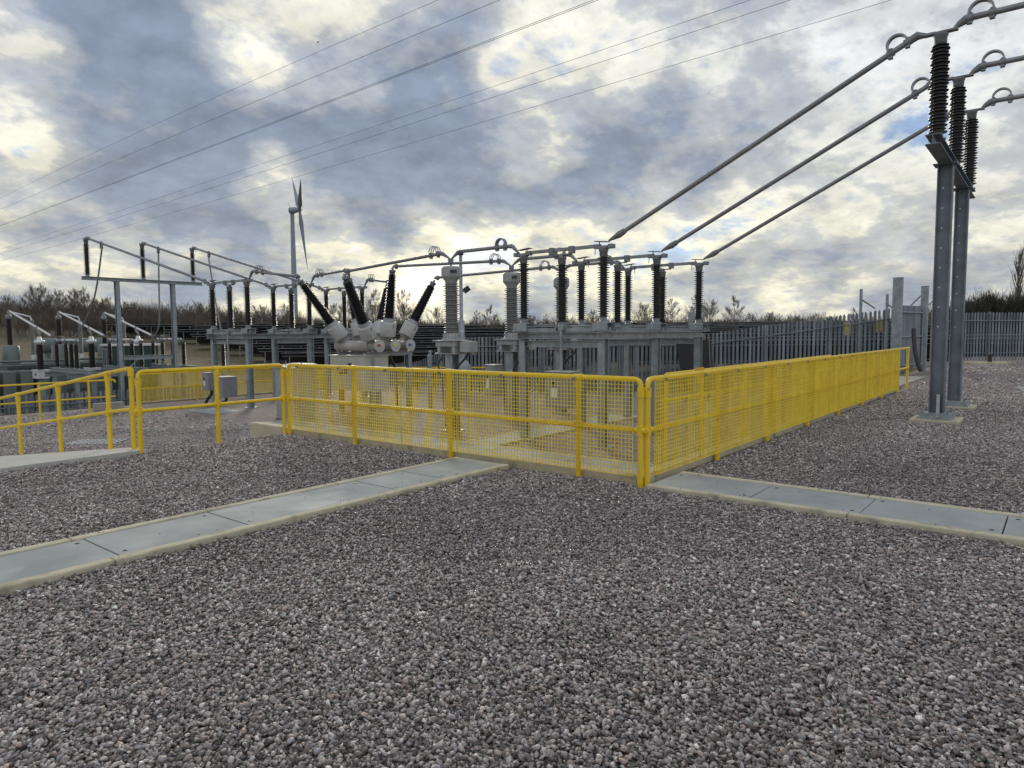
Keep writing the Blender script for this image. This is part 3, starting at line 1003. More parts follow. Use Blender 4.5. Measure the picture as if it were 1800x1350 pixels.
def band_loop(c, t, rad, w=0.10):
    c, t = Vector(c), Vector(t).normalized()
    up = (Vector((0, 0, 1)) - t * t.z).normalized()
    sd = t.cross(up)
    m = MB()
    vs = []
    n = 18
    for i in range(n + 1):
        an = -0.15 + (math.pi + 0.3) * i / n
        for rr in (rad, rad + 0.028):
            for s in (-1, 1):
                vs.append(c + sd * (s * w / 2) + t * (-math.cos(an) * rr) + up * (math.sin(an) * rr + 0.06))
    for i in range(n):
        a = i * 4; b = a + 4
        m.add([vs[k] for k in range(a, a + 8)], [(0, 1, 5, 4), (2, 6, 7, 3), (0, 4, 6, 2), (1, 3, 7, 5)], False)
    return m

def clamp_mb(c, t, r, ln=0.12):
    c, t = Vector(c), Vector(t).normalized()
    m = MB().tube(c - t * ln / 2, c + t * ln / 2, r + 0.016, n=12)
    m.box(c + Vector((0, 0, -r - 0.02)), (0.07, 0.07, 0.05), None, 0.008)
    m.box(c + Vector((0, 0, r + 0.015)), (0.06, 0.06, 0.03), None, 0.006)
    return m

def busbar(pts, r, label, group=None, clamps=(), loops=(), bands=(), m=None, ends=(0.0, 0.0)):
    """pts: way of the tube; clamps / loops: distances from the start"""
    pts = [Vector(p) for p in pts]
    root = thing("busbar", label, "busbar", tuple(pts[0]), group)
    mm = MB()
    for a, b in zip(pts[:-1], pts[1:]):
        mm.tube(a, b, r, n=14)
    for p in pts[1:-1]:
        mm.lathe([(0, -r * 1.2), (r * 0.8, -r * 0.9), (r * 1.25, 0), (r * 0.8, r * 0.9), (0, r * 1.2)], p, n=12)
    mm.build("tube", m or ALU, root)
    L0 = [(b - a).length for a, b in zip(pts[:-1], pts[1:])]
    def along(s):
        s = s if s >= 0 else sum(L0) + s
        for a, b, l in zip(pts[:-1], pts[1:], L0):
            if s <= l + 1e-6: return a + (b - a) * (s / l), (b - a).normalized()
            s -= l
        return pts[-1], (pts[-1] - pts[-2]).normalized()
    for s in clamps:
        p, t = along(s); clamp_mb(p, t, r).build("clamp", CAST, root)
    for s, rad in loops:
        p, t = along(s); loop_mb(p, t, rad, 0.07, 3).build("flexible_loop", CAST, root)
        for e in (-1, 1): clamp_mb(p + t * (e * rad), t, r, 0.10).build("clamp", CAST, root)
    for s, rad in bands:
        p, t = along(s); band_loop(p, t, rad).build("flexible_band", ALU, root)
        for e in (-1, 1): clamp_mb(p + t * (e * rad), t, r, 0.09).build("clamp", CAST, root)
    return root

NAMES = ("near", "middle", "far")
WORD = ("nearest", "middle", "farthest")

# ------------------------------------------------------------------ right gantry
GY = -1.55
def gy(x): return GY + (x - 8.8) * math.tan(R(0.5))
GB = 4.30
def gantry(loc_xs, yfun, zground, ztop, beam_x, label, dark, brace=None, pads=True):
    c = Vector(((loc_xs[0] + loc_xs[1]) / 2, yfun((loc_xs[0] + loc_xs[1]) / 2), zground))
    root = thing("busbar_gantry", label, "gantry", tuple(c))
    mt_ = dark
    for x in loc_xs:
        y = yfun(x)
        m = MB()
        # I section column, flanges facing along the busbars, web seen from the front
        m.ibeam((x, y, zground + 0.12), (x, y, ztop - 0.019), 0.17, 0.225, (0, 1, 0), 0.018, 0.014)
        m.span((x - 0.16, y - 0.17, ztop - 0.018), (x + 0.16, y + 0.17, ztop - 0.001))
        p = m.build("post", mt_, root)
        b = MB().span((x - 0.27, y - 0.25, zground + 0.045), (x + 0.27, y + 0.25, zground + 0.08))
        b.span((x - 0.24, y - 0.22, zground + 0.08), (x + 0.24, y + 0.22, zground + 0.139))
        b.build("base_plate", GALV, root)
        n = MB()
        for sx in (-1, 1):
            for sy in (-1, 1):
                n.tube((x + sx * 0.2, y + sy * 0.185, zground + 0.139), (x + sx * 0.2, y + sy * 0.185, zground + 0.20), 0.013, n=8)
                n.tube((x + sx * 0.2, y + sy * 0.185, zground + 0.139), (x + sx * 0.2, y + sy * 0.185, zground + 0.165), 0.026, n=6)
        n.build("anchor_nuts", CAST, root)
        h = MB()
        for z in rangef(zground + 1.6, ztop - 0.3, 0.33):
            h.box((x - 0.0095, y + 0.03, z), (0.004, 0.022, 0.022))
        h.build("bolt_holes", WHITE, p)
    y0, y1 = yfun(beam_x[0]), yfun(beam_x[1])
    MB().ibeam((beam_x[0], y0, ztop + 0.075), (beam_x[1], y1, ztop + 0.075), 0.20, 0.15, (0, 0, 1), 0.014, 0.012).build("beam", mt_, root)
    if brace is not None:
        z = brace
        x0, x1 = loc_xs
        MB().ibeam((x0 + 0.1, yfun(x0), z), (x1 - 0.1, yfun(x1), z), 0.16, 0.2, (0, 0, 1)).build("brace_beam", mt_, root)
        for x, s in ((x0, 1), (x1, -1)):
            MB().path([(x + s * 0.12, yfun(x), z - 0.75), (x + s * 0.75, yfun(x), z - 0.1)], 0.035, 4).build("brace_strut", mt_, root)
    return root

gantry((7.55, 10.1), gy, 0, GB, (5.95, 11.5), "tall dark steel portal with two posts standing on the right gravel", GALVD)
for x, nm in ((7.55, "nearer"), (10.1, "farther")):
    single(MB().span((x - 0.37, gy(x) - 0.36, -0.2), (x + 0.37, gy(x) + 0.36, 0.042), 0.012), "footing", CONC, "pale concrete footing pad under the %s post of the right portal" % nm, "footing")
st = MB()
st.box((7.43, gy(7.55) - 0.03, 0.28), (0.008, 0.05, 0.36)).box((7.30, gy(7.55) - 0.06, 0.105), (0.26, 0.055, 0.008))
single(st, "earth_strap", SILVER, "bright metal earthing strap bent from the near portal post over its footing", "earth strap")

IZ = GB + 0.15
for i, x in enumerate(PX):
    post_insulator((x, gy(x), IZ), "black ribbed insulator on the %s end of the right portal beam" % WORD[i] if i != 1 else "black ribbed insulator on the middle of the right portal beam", "insulators on the right portal", "long")
ZT = IZ + 1.59 + 0.02
GL = "busbars between the right portal and the disconnector"
for i, x in enumerate(PX):
    y = gy(x)
    n = ("lowest and longest", "middle", "far")[i]
    # palm plate on the insulator belongs to the outgoing bar
    d0 = Vector((x, y + 0.40, ZT - 0.02)); d1 = Vector((x, 4.05, 3.50))
    t = (d1 - d0).normalized()
    b = busbar([d0 - t * 0.12, d1], 0.045, "sloping aluminium busbar falling from the %s portal insulator to the right disconnector" % ("near", "middle", "far")[i], GL, (), (), ((0.30, 0.13),))
    e = MB().path([d1 - t * 0.22, d1 - t * 0.08, d1 + Vector((0, 0.18, -0.07))], [0.062, 0.074, 0.02], 8)
    e.build("end_casting", CAST, b)
    e = MB().path([(x, y + 0.17, ZT - 0.01), (x, y + 0.24, ZT + 0.0), (x, y + 0.31, ZT + 0.02), (x, y + 0.42, ZT - 0.03)], [0.03, 0.045, 0.068, 0.06], 8)
    e.box((x, y + 0.14, ZT - 0.005), (0.10, 0.14, 0.03), None, 0.006)
    e.build("palm_plate", CAST, b)
    b = busbar([(x, y - 0.34, ZT + 0.10), (x, -13.0, ZT + 0.12)], 0.045, "level aluminium busbar leaving the %s portal insulator out of the right edge" % ("near", "middle", "far")[i], "busbars leaving to the right", (), (), ((0.16, 0.14),))
    e = MB().path([(x, y - 0.17, ZT + 0.0), (x, y - 0.23, ZT + 0.045), (x, y - 0.31, ZT + 0.09), (x, y - 0.39, ZT + 0.10)], [0.025, 0.05, 0.068, 0.062], 8)
    e.box((x, y, ZT - 0.015), (0.11, 0.44, 0.03), None, 0.006)
    e.build("palm_plate", CAST, b)

# ------------------------------------------------------------------ disconnectors
def disconnector_frame(ys3, label, zg):
    y1, y3 = max(ys3), min(ys3)
    root = thing("support_frame", label, "steel frame", (8.8, (y1 + y3) / 2, zg))
    for x in PX:
        for y in (y1, y3):
            m = MB().ibeam((x, y, zg + 0.02), (x, y, 1.399), 0.16, 0.18, (1, 0, 0), 0.016, 0.012)
            m.span((x - 0.18, y - 0.18, zg), (x + 0.18, y + 0.18, zg + 0.022))
            m.build("leg", GALV, root)
    for y in (y1, y3):
        MB().ibeam((PX[0] - 0.25, y, 1.474), (PX[2] + 0.25, y, 1.474), 0.20, 0.148, (0, 0, 1)).build("cross_beam", GALV, root)
    for x in PX:
        MB().ibeam((x, y1 - 0.1, 1.295), (x, y3 + 0.1, 1.295), 0.17, 0.145, (0, 0, 1)).build("side_beam", GALV, root)
        c = MB().ibeam((x - 0.02, y1 - 0.105, 1.474), (x - 0.02, y3 + 0.105, 1.474), 0.20, 0.140, (0, 0, 1))
        c.build("side_beam", GALV, root)
    return root

def disconnector_pole(x, ys3, label, group, earth_side):
    """one pole: two outer posts, rotating centre post, blade, base channel"""
    y1, y2, y3 = ys3                     # left, centre, right in the view
    yc = (y1 + y3) / 2
    z0 = 1.555
    root = thing("disconnector_switch", label, "switch", (x, yc, z0), group)
    s, f, c = insulator_parts("post")
    ch = MB()
    ln = y1 - y3 + 0.5
    ch.extrude([(-0.12, 0), (0.12, 0), (0.12, 0.085), (0.108, 0.085), (0.108, 0.012), (-0.108, 0.012), (-0.108, 0.085), (-0.12, 0.085)], (x, y3 - 0.25, z0 + 0.003), (x, y1 + 0.25, z0 + 0.003), (1, 0, 0), (0, 0, 1))
    ch.build("base_channel", GALV, root)
    for y in (y1, y3):
        b = MB()
        for sx in (-1, 1):
            b.span((x + sx * 0.155 - 0.006, y - 0.19, z0 + 0.02), (x + sx * 0.155 + 0.006, y + 0.19, z0 + 0.178))
        b.span((x - 0.161, y - 0.19, z0 + 0.1785), (x + 0.161, y + 0.19, z0 + 0.19))
        b.span((x - 0.149, y - 0.19, z0 + 0.021), (x + 0.149, y + 0.19, z0 + 0.032))
        b.build("pedestal", GALV, root)
    b = MB().lathe([(0.10, 0.02), (0.10, 0.05), (0.13, 0.055), (0.13, 0.10)], (x, y2, z0), n=16)
    b.build("bearing", CAST, root)
    for y, z in ((y1, z0 + 0.19), (y2, z0 + 0.10), (y3, z0 + 0.19)):
        off = (0, y - yc, z - z0)
        i_ = put(s, "insulator", root, off)
        put(f, "base_flange", i_); put(c, "cap", i_)
    zt = z0 + 0.19 + INS_H
    zb = zt + 0.075
    bl = MB().box((x, yc, zb), (0.055, y1 - y3 - 0.32, 0.075), None, 0.01)
    bl.build("blade", ALU, root)
    br = MB()
    for s_ in (-1, 1):
        br.span((x - 0.055, y2 + s_ * 0.26 - 0.06, zb - 0.10), (x + 0.055, y2 + s_ * 0.26 + 0.06, zb + 0.055), 0.01)
    br.span((x - 0.05, y2 - 0.24, zb - 0.125), (x + 0.05, y2 + 0.24, zb - 0.102), 0.005)
    br.lathe([(0.07, 0), (0.06, 0.08), (0.03, 0.09)], (x, y2, z0 + 0.10 + INS_H - 0.01), n=12)
    br.build("blade_carrier", CAST, root)
    for y, sgn in ((y1, -1), (y3, 1)):
        j = MB()
        j.box((x, y, zt + 0.035), (0.15, 0.22, 0.07), None, 0.012)
        j.box((x, y - sgn * 0.19, zt + 0.05), (0.13, 0.12, 0.09), None, 0.012)
        for k in range(3):
            j.box((x - 0.045 + 0.045 * k, y + sgn * 0.15, zb - 0.01), (0.012, 0.14, 0.09))
        j.box((x, y + sgn * 0.04, zb + 0.085), (0.17, 0.32, 0.012), Matrix.Rotation(R(5 * sgn), 3, "X"), 0.003)
        j.tube((x, y + sgn * 0.1, zb + 0.0), (x, y + sgn * 0.1, zb + 0.085), 0.012, n=6)
        j.path([(x, y + sgn * 0.2, zb + 0.0), (x, y + sgn * 0.21, zb - 0.17)], 0.009, 6)
        j.build("jaw_contact", CAST, root)
    pl = MB().box((x - 0.1225, y2 + 0.02, z0 + 0.06), (0.004, 0.11, 0.075))
    pl.build("nameplate", DPLATE, root)
    rod = MB().tube((x - 0.14, y1 - 0.2, z0 + 0.125), (x - 0.14, y3 + 0.2, z0 + 0.125), 0.013, n=8)
    rod.box((x - 0.14, y2 - 0.1, z0 + 0.125), (0.05, 0.10, 0.05), None, 0.008)
    rod.build("operating_rod", GALV, root)
    eb = MB().tube((x + 0.19, y1, z0 + 0.15), (x + 0.19, y1 - 1.35, z0 + 0.17), 0.018, n=8)
    eb.box((x + 0.205, y1 - 0.05, z0 + 0.15), (0.09, 0.13, 0.08), None, 0.01)
    eb.build("earth_blade", ALU, root)
    return root

RY = (6.45, 5.40, 4.35)
LY = (20.25, 19.1, 18.0)
disconnector_frame(RY, "galvanised six-leg frame carrying the right disconnector behind the front mesh fence", LOW)
disconnector_frame(LY, "galvanised six-leg frame carrying the left disconnector behind the open yellow rail", LOW)
for i, x in enumerate(PX):
    disconnector_pole(x, RY, "%s of the three right disconnector poles, with three tall black insulators and closed blade" % ("nearest", "middle", "farthest")[i], "right disconnector poles", 1)
    disconnector_pole(x, LY, "%s of the three left disconnector poles, with three tall black insulators and closed blade" % ("nearest", "middle", "farthest")[i], "left disconnector poles", 1)
ZD = 1.555 + 0.19 + INS_H + 0.05     # height of the disconnector terminals

# vertical operating pipes and drive boxes
def drive_pipe(x, y, zt, zb, label):
    m = MB().tube((x, y, zb), (x, y, zt), 0.035, n=12)
    m.box((x, y, zt), (0.10, 0.10, 0.10), None, 0.012)
    return single(m, "drive_pipe", GALV, label, "pipe")
drive_pipe(6.22, 5.30, 1.63, LOW + 0.7, "upright galvanised drive pipe in front of the right disconnector frame")
drive_pipe(6.22, 19.0, 1.63, LOW + 1.2, "upright galvanised drive pipe above the control boxes of the left disconnector")

def control_box(x, y, z, sx, sy, sz, label, cable=True, zg=LOW):
    root = thing("control_box", label, "control box", (x, y, z))
    MB().span((x - sx / 2, y - sy / 2, z), (x + sx / 2, y + sy / 2, z + sz), 0.01).build("housing", BOXG, root)
    MB().span((x - sx / 2 - 0.015, y - sy / 2 - 0.015, z + sz + 0.001), (x + sx / 2 + 0.015, y + sy / 2 + 0.015, z + sz + 0.022), 0.006).build("lid", BOXT, root)
    d = MB().span((x - sx / 2 - 0.012, y - sy / 2 + 0.03, z + 0.03), (x - sx / 2 - 0.001, y + sy / 2 - 0.03, z + sz - 0.03), 0.004).build("door", BOXG, root)
    MB().box((x - sx / 2 - 0.016, y + sy * 0.12, z + sz * 0.42), (0.008, sy * 0.26, sz * 0.28)).build("label_plate", WHITE, d)
    MB().box((x - sx / 2 - 0.018, y + sy * 0.14, z + sz * 0.68), (0.012, sy * 0.15, sz * 0.14)).build("handle", BLACK, d)
    if cable:
        MB().path([(x + 0.02, y, z - 0.001), (x + 0.01, y + 0.02, z - 0.14), (x - 0.10, y + 0.14, zg + 0.16), (x - 0.16, y + 0.2, zg - 0.05)], 0.05, 10).build("cable_duct", BLACK, root)
    return root
control_box(6.02, 18.9, LOW + 0.34, 0.5, 0.62, 0.68, "larger grey control box with white label low on the left disconnector frame")
control_box(6.10, 20.0, LOW + 0.52, 0.4, 0.42, 0.60, "smaller grey control box with white label left of the larger one on the left frame")
control_box(6.05, 5.15, LOW + 0.85, 0.4, 0.62, 0.75, "grey drive box with pale top beneath the right disconnector", False)
control_box(6.02, 7.05, LOW + 0.98, 0.3, 0.28, 0.72, "slim grey box with pale top beside the left leg of the right disconnector", False)

# ------------------------------------------------------------------ current transformers
def current_transformer(x, y, label, group, zg=LOW):
    root = thing("current_transformer", label, "transformer", (x, y, zg), group)
    m = MB().ibeam((x, y, zg + 0.02), (x, y, 1.03), 0.24, 0.26, (1, 0, 0), 0.018, 0.014)
    m.span((x - 0.22, y - 0.22, zg), (x + 0.22, y + 0.22, zg + 0.022))
    m.build("stand", GALV, root)
    p = MB().span((x - 0.26, y - 0.36, 1.031), (x + 0.26, y + 0.36, 1.055))
    for sy in (-1, 1):
        p.span((x - 0.22, y + sy * 0.25 - 0.05, 1.0555), (x + 0.22, y + sy * 0.25 + 0.05, 1.21), 0.006)
    p.build("bearer_plate", CTG, root)
    b = MB().span((x - 0.24, y - 0.34, 1.211), (x + 0.24, y + 0.34, 1.345), 0.012)
    b.span((x - 0.30, y - 0.40, 1.346), (x + 0.30, y + 0.40, 1.372), 0.006)
    b.build("tank_base", CTG, root)
    tb = MB().span((x - 0.16, y - 0.72, 1.08), (x + 0.16, y - 0.402, 1.34), 0.012)
    tb.build("terminal_box", CTG, root)
    n = MB().lathe([(0.25, 1.373), (0.25, 1.40), (0.215, 1.405), (0.205, 1.53), (0.19, 1.545)], (x, y, 0), n=24)
    for i in range(16):
        an = 2 * math.pi * i / 16
        n.box((x + 0.212 * math.cos(an), y + 0.212 * math.sin(an), 1.465), (0.03, 0.012, 0.12), Matrix.Rotation(an, 3, "Z"))
    n.build("neck", CTG, root)
    MB().lathe(shed_profile(1.25, 22, 0.208, 0.180, 0.140, 1.545), (x, y, 0), n=26, smooth=False).build("insulator", SHEDG, root)
    h = MB().lathe([(0.145, 2.79), (0.155, 2.83), (0.21, 2.90), (0.235, 2.925), (0.24, 2.95), (0.24, 3.12), (0.23, 3.165), (0.20, 3.185), (0.0, 3.19)], (x, y, 0), n=28)
    hd = h.build("head", CTG, root)
    MB().box((x - 0.15, y - 0.225, 3.05), (0.16, 0.02, 0.075), Matrix.Rotation(R(-34), 3, "Z")).build("nameplate", DPLATE, hd)
    t = MB().tube((x, y, 3.18), (x, y, 3.27), 0.025, n=10)
    t.box((x, y, 3.32), (0.10, 0.11, 0.13), None, 0.012)
    t.build("terminal", CAST, root)
    c = MB().path([(x - 0.1, y + 0.2, 1.03), (x - 0.2, y + 0.3, 0.75), (x - 0.17, y + 0.18, 0.4), (x - 0.14, y + 0.14, LOW + 0.1)], 0.016, 8)
    c.path([(x, y - 0.55, 1.085), (x - 0.02, y - 0.52, 0.98), (x - 0.1, y - 0.28, 0.72), (x - 0.14, y - 0.16, 0.55), (x - 0.14, y - 0.16, LOW + 0.1)], 0.026, 8)
    c.build("cable", BLACK, root)
    return root
CY = 8.72
for i, x in enumerate(PX):
    current_transformer(x, CY, "grey ribbed current transformer with mushroom head, %s" % ("nearest and leftmost of three", "middle of three", "half hidden behind a black insulator")[i], "grey current transformers")

# busbars between the transformers and the right disconnector
def v_arm(root, x, y, z0, y1, z1):
    MB().path([(x, y, z0), (x, y + (y1 - y) * 0.75, z1 - 0.02), (x, y1, z1)], [0.02, 0.05, 0.055], 8).build("end_casting", CAST, root)
for i, x in enumerate(PX):
    b = busbar([(x, CY - 0.30, 3.53), (x, RY[0] + 0.36, 3.53)], 0.042, "aluminium busbar from the %s grey transformer to the right disconnector" % WORD[i], "busbars at the grey transformers", (), (), ((-0.30, 0.12),))
    v_arm(b, x, CY - 0.04, 3.385, CY - 0.31, 3.53)
    v_arm(b, x, RY[0] + 0.12, ZD + 0.02, RY[0] + 0.37, 3.53)

# ------------------------------------------------------------------ dead tank circuit breaker
def circuit_breaker():
    cx, cy = 8.75, 14.4
    root = thing("circuit_breaker", "white and grey dead-tank circuit breaker with six splayed black bushings", "circuit breaker", (cx, cy, LOW))
    TX = (8.1, 8.75, 9.4)
    Y0, Y1, ZT_ = 13.43, 15.45, 1.16
    cols = (RED, YEL2, BLUE)
    for i, x in enumerate(TX):
        t = MB().lathe([(0.185, 0), (0.185, 0.05), (0.165, 0.052), (0.165, Y1 - Y0 - 0.05), (0.185, Y1 - Y0 - 0.048), (0.185, Y1 - Y0)], (x, Y0, ZT_), (0, 1, 0), n=26)
        for yy in (Y0 + 0.42, Y1 - 0.42):
            t.lathe([(0.19, -0.02), (0.19, 0.02)], (x, yy, ZT_), (0, 1, 0), n=26)
        tank = t.build("tank", TANK, root)
        e = MB().lathe([(0.195, -0.03), (0.195, -0.001)], (x, Y0, ZT_), (0, 1, 0), n=26)
        e.lathe([(0.0, -0.045), (0.11, -0.04), (0.13, -0.0305)], (x, Y0, ZT_), (0, 1, 0), n=20)
        for k in range(10):
            an = 2 * math.pi * k / 10
            e.tube((x + 0.165 * math.cos(an), Y0 - 0.05, ZT_ + 0.165 * math.sin(an)), (x + 0.165 * math.cos(an), Y0 - 0.03, ZT_ + 0.165 * math.sin(an)), 0.014, n=6)
        ec = e.build("end_cap", CANW, tank)
        MB().box((x - 0.06, Y0 - 0.048, ZT_ + 0.02), (0.12, 0.006, 0.08)).build("phase_marker", cols[i], tank)
    fr = MB()
    for yy in (Y0 + 0.25, Y1 - 0.25):
        fr.ibeam((7.85, yy, 0.95 - 0.04), (9.7, yy, 0.95 - 0.04), 0.12, 0.12, (0, 0, 1))
    for x in TX:
        for yy in (Y0 + 0.25, Y1 - 0.25):
            fr.span((x - 0.09, yy - 0.04, 0.972), (x + 0.09, yy + 0.04, 1.01))
    fr.build("bearer_frame", CTG, root)
    for x in (7.98, 9.55):
        for yy in (Y0 + 0.25, Y1 - 0.25):
            MB().ibeam((x, yy, LOW), (x, yy, 0.848), 0.14, 0.14, (0, 1, 0)).build("leg", GALV, root)
    for x, yy in ((10.0, 13.2), (10.35, 13.5)):
        MB().tube((x, yy, LOW), (x, yy, 0.82 if x < 10.2 else 0.95), 0.055, n=12).build("conduit_post", GALV, root)
    # bushings
    for i, x in enumerate(TX):
        for front in (True, False):
            yb = Y0 + 0.38 if front else Y1 - 0.38
            tip = Vector(((6.78, 8.62, 10.42)[i], (13.35 if front else 15.6), (3.22, 3.54, 3.24)[i]))
            base = Vector((x, yb, ZT_ + 0.10))
            w = (tip - base); ln = w.length; w.normalize()
            nk = MB().lathe([(0.13, 0.0), (0.13, 0.17), (0.17, 0.175), (0.17, 0.20)], base, w, n=22)
            bsh = nk.build("bushing", TANK, root)
            MB().lathe([(0.20, 0.215), (0.245, 0.225), (0.25, 0.24), (0.25, 0.66), (0.245, 0.675), (0.15, 0.69)], base, w, n=28).build("canister", CANW, bsh)
            MB().lathe([(0.19, 0.691), (0.165, 0.80), (0.15, 0.815)], base, w, n=24).build("collar", CTG, bsh)
            L0 = ln - 0.815 - 0.14
            n = 26
            prof = [(0.13, 0.815)]
            for k in range(n):
                f = k / n
                core = 0.125 - 0.045 * f
                rr = (core + 0.058) if k % 2 == 0 else core + 0.042
                z = 0.815 + L0 * k / n
                p = L0 / n
                prof += [(core, z + p * 0.12), (rr, z + p * 0.18), (rr, z + p * 0.42), (core + 0.010, z + p * 0.75)]
            prof.append((0.08, 0.815 + L0))
            MB().lathe(prof, base, w, n=20, smooth=False).build("sheds", SHED, bsh)
            z = 0.815 + L0
            cp = MB().lathe([(0.085, z), (0.09, z + 0.08), (0.105, z + 0.085), (0.105, z + 0.13), (0.04, z + 0.14), (0.035, z + 0.22), (0.0, z + 0.225)], base, w, n=18)
            cp.build("terminal_cap", CAST, bsh)
            if front:
                sd = Vector((0, -1, 0))
                num = ("1", "3", "5")[i]
                # number painted on the side of the canister that faces the fence
                vdir = Vector((CAM.x - base.x, CAM.y - base.y, 0)).normalized()
                nn = (vdir - w * vdir.dot(w)).normalized()
                nn = (Matrix.Rotation(R(38), 3, w) @ nn).normalized()
                xd = w.cross(nn)
                text_mesh(num, 0.17, base + w * 0.56 + nn * 0.252, xd, w, "number", BLACK, bsh, 0.002)
    # control cabinet slung under the tanks
    x0, x1, y0, y1, z0, z1 = 7.72, 8.62, 13.62, 15.42, -0.25, 0.84
    c = MB().span((x0, y0, z0), (x1, y1, z1), 0.012)
    cab = c.build("cabinet", CABC, root)
    MB().span((x0 - 0.03, y0 - 0.03, z1 + 0.001), (x1 + 0.05, y1 + 0.06, z1 + 0.03), 0.006).build("cabinet_roof", CABC, cab)
    for ya, yb in ((y0 + 0.03, y0 + 0.52), (y0 + 0.54, y0 + 1.16), (y0 + 1.18, y1 - 0.03)):
        MB().span((x0 - 0.014, ya, z0 + 0.04), (x0 - 0.001, yb, z1 - 0.04), 0.004).build("door", CABC, cab)
    MB().box((x0 - 0.018, y0 + 0.78, 0.56), (0.008, 0.19, 0.13)).build("nameplate", DPLATE, cab)
    MB().lathe([(0.085, 0.0), (0.085, 0.04), (0.06, 0.045)], (x0 - 0.013, y0 + 1.0, 0.36), (-1, 0, 0), n=18).build("gauge", BLACK, cab)
    MB().lathe([(0.085, 0.0), (0.085, 0.04), (0.06, 0.045)], (x0 - 0.013, y0 + 1.22, 0.32), (-1, 0, 0), n=18).build("gauge", BLACK, cab)
    w = MB().path([(x1 + 0.05, y0 - 0.01, 0.83), (x1 + 0.16, y0 - 0.02, 0.62), (x1 + 0.3, y0 - 0.02, 0.36), (x1 + 0.34, y0 + 0.0, LOW)], 0.05, 8)
    w.build("cable_duct", BLACK, cab)
    return root
circuit_breaker()
TIPF = [(6.78, 13.35, 3.22), (8.62, 13.35, 3.54), (10.42, 13.35, 3.24)]
TIPR = [(6.78, 15.6, 3.22), (8.62, 15.6, 3.54), (10.42, 15.6, 3.24)]
for i, x in enumerate(PX):
    a = Vector(TIPF[i]) + Vector((0, 0, 0.14))
    e = Vector((x, CY + 0.32, 3.53))
    if i == 1: a.z -= 0.04
    w = (e - a).normalized()
    b = busbar([a + w * 0.05, e], 0.042, "aluminium busbar from the front bushing of the breaker's %s pole to its grey transformer" % ("red", "yellow", "blue")[i], "busbars at the circuit breaker", (0.12,), ((-0.26, 0.14),))
    v_arm(b, x, CY + 0.04, 3.385, CY + 0.33, 3.53)
    a = Vector(TIPR[i]) + Vector((0, 0, 0.12))
    e0 = Vector((x, LY[2] - 0.14, ZD + 0.02)); e = Vector((x, LY[2] - 0.42, 3.60))
    b = busbar([e, a], 0.042, "aluminium busbar from the left disconnector to the rear bushing of the breaker's %s pole" % ("red", "yellow", "blue")[i], "busbars behind the breaker", (-0.1,), ((0.28, 0.14),))
    MB().path([e0, e0 + (e - e0) * 0.7 + Vector((0, 0, 0.06)), e], [0.02, 0.05, 0.055], 8).build("end_casting", CAST, b)

# ------------------------------------------------------------------ left gantry on the lowest terrace
LG = 31.0
gantry((7.6, 10.15), lambda x: LG, DEEP, 4.02, (6.15, 11.65), "pale galvanised portal at the left, carrying three insulators above the lower yard", GALV, brace=0.50)
IZ2 = 4.02 + 0.15
ZT2 = IZ2 + 1.59
for i, x in enumerate(PX):
    post_insulator((x, LG, IZ2), "black ribbed insulator on the %s of the left portal beam" % ("left end", "middle", "right end")[i], "insulators on the left portal", "long")
    a = Vector((x, LG - 0.12, ZT2 + 0.10)); e = Vector((x, LY[0] + 0.34, ZD + 0.10))
    w = (e - a).normalized()
    b = busbar([a, e], 0.048, "sloping aluminium busbar from the %s left portal insulator down to the left disconnector" % ("first", "middle", "third")[i], "busbars of the left portal", (1.55, -0.1))
    m = MB().box((x, LG, ZT2 + 0.05), (0.16, 0.24, 0.10), None, 0.015)
    m.path([a, a + w * 0.25], 0.075, 10)
    m.path([e - w * 0.12, e + Vector((0, -0.12, -0.06))], [0.075, 0.05], 8)
    m.build("end_casting", CAST, b)
    # flexible dropper hanging from the bar
    p0 = a + w * 1.55
    if i == 0: q = [(x, LG - 0.6, 3.2), (x, LG + 1.0, 1.9), (x, LG + 2.1, 1.42)]
    elif i == 1: q = [(x, p0.y + 0.12, 3.2), (x, p0.y + 0.25, 2.0), (x, p0.y + 0.9, 1.40)]
    else: q = [(x, p0.y - 0.25, 4.0), (x, p0.y - 0.6, 2.6), (x, p0.y - 0.95, 1.5)]
    pts = [p0 + Vector((0, 0, -0.06)), p0 + Vector((0, 0.01, -0.35))] + [Vector(k) for k in q]
    # smooth
    sm = []
    for k in range(len(pts) - 1):
        A_, B_, C_, D_ = pts[max(k - 1, 0)], pts[k], pts[k + 1], pts[min(k + 2, len(pts) - 1)]
        for s in range(6):
            t = s / 6
            sm.append(0.5 * ((2 * B_) + (C_ - A_) * t + (2 * A_ - 5 * B_ + 4 * C_ - D_) * t * t + (3 * B_ - A_ - 3 * C_ + D_) * t ** 3))
    sm.append(pts[-1])
    dr = thing("dropper_cable", "twisted grey dropper cable hanging from the %s sloping busbar of the left portal" % ("leftmost", "middle", "rightmost")[i], "cable", tuple(p0), "dropper cables")
    MB().path(sm, 0.036, 8).build("cable", CAST, dr)
    MB().box(p0 + Vector((0, 0, -0.13)), (0.11, 0.11, 0.20), None, 0.015).build("clamp", CAST, dr)

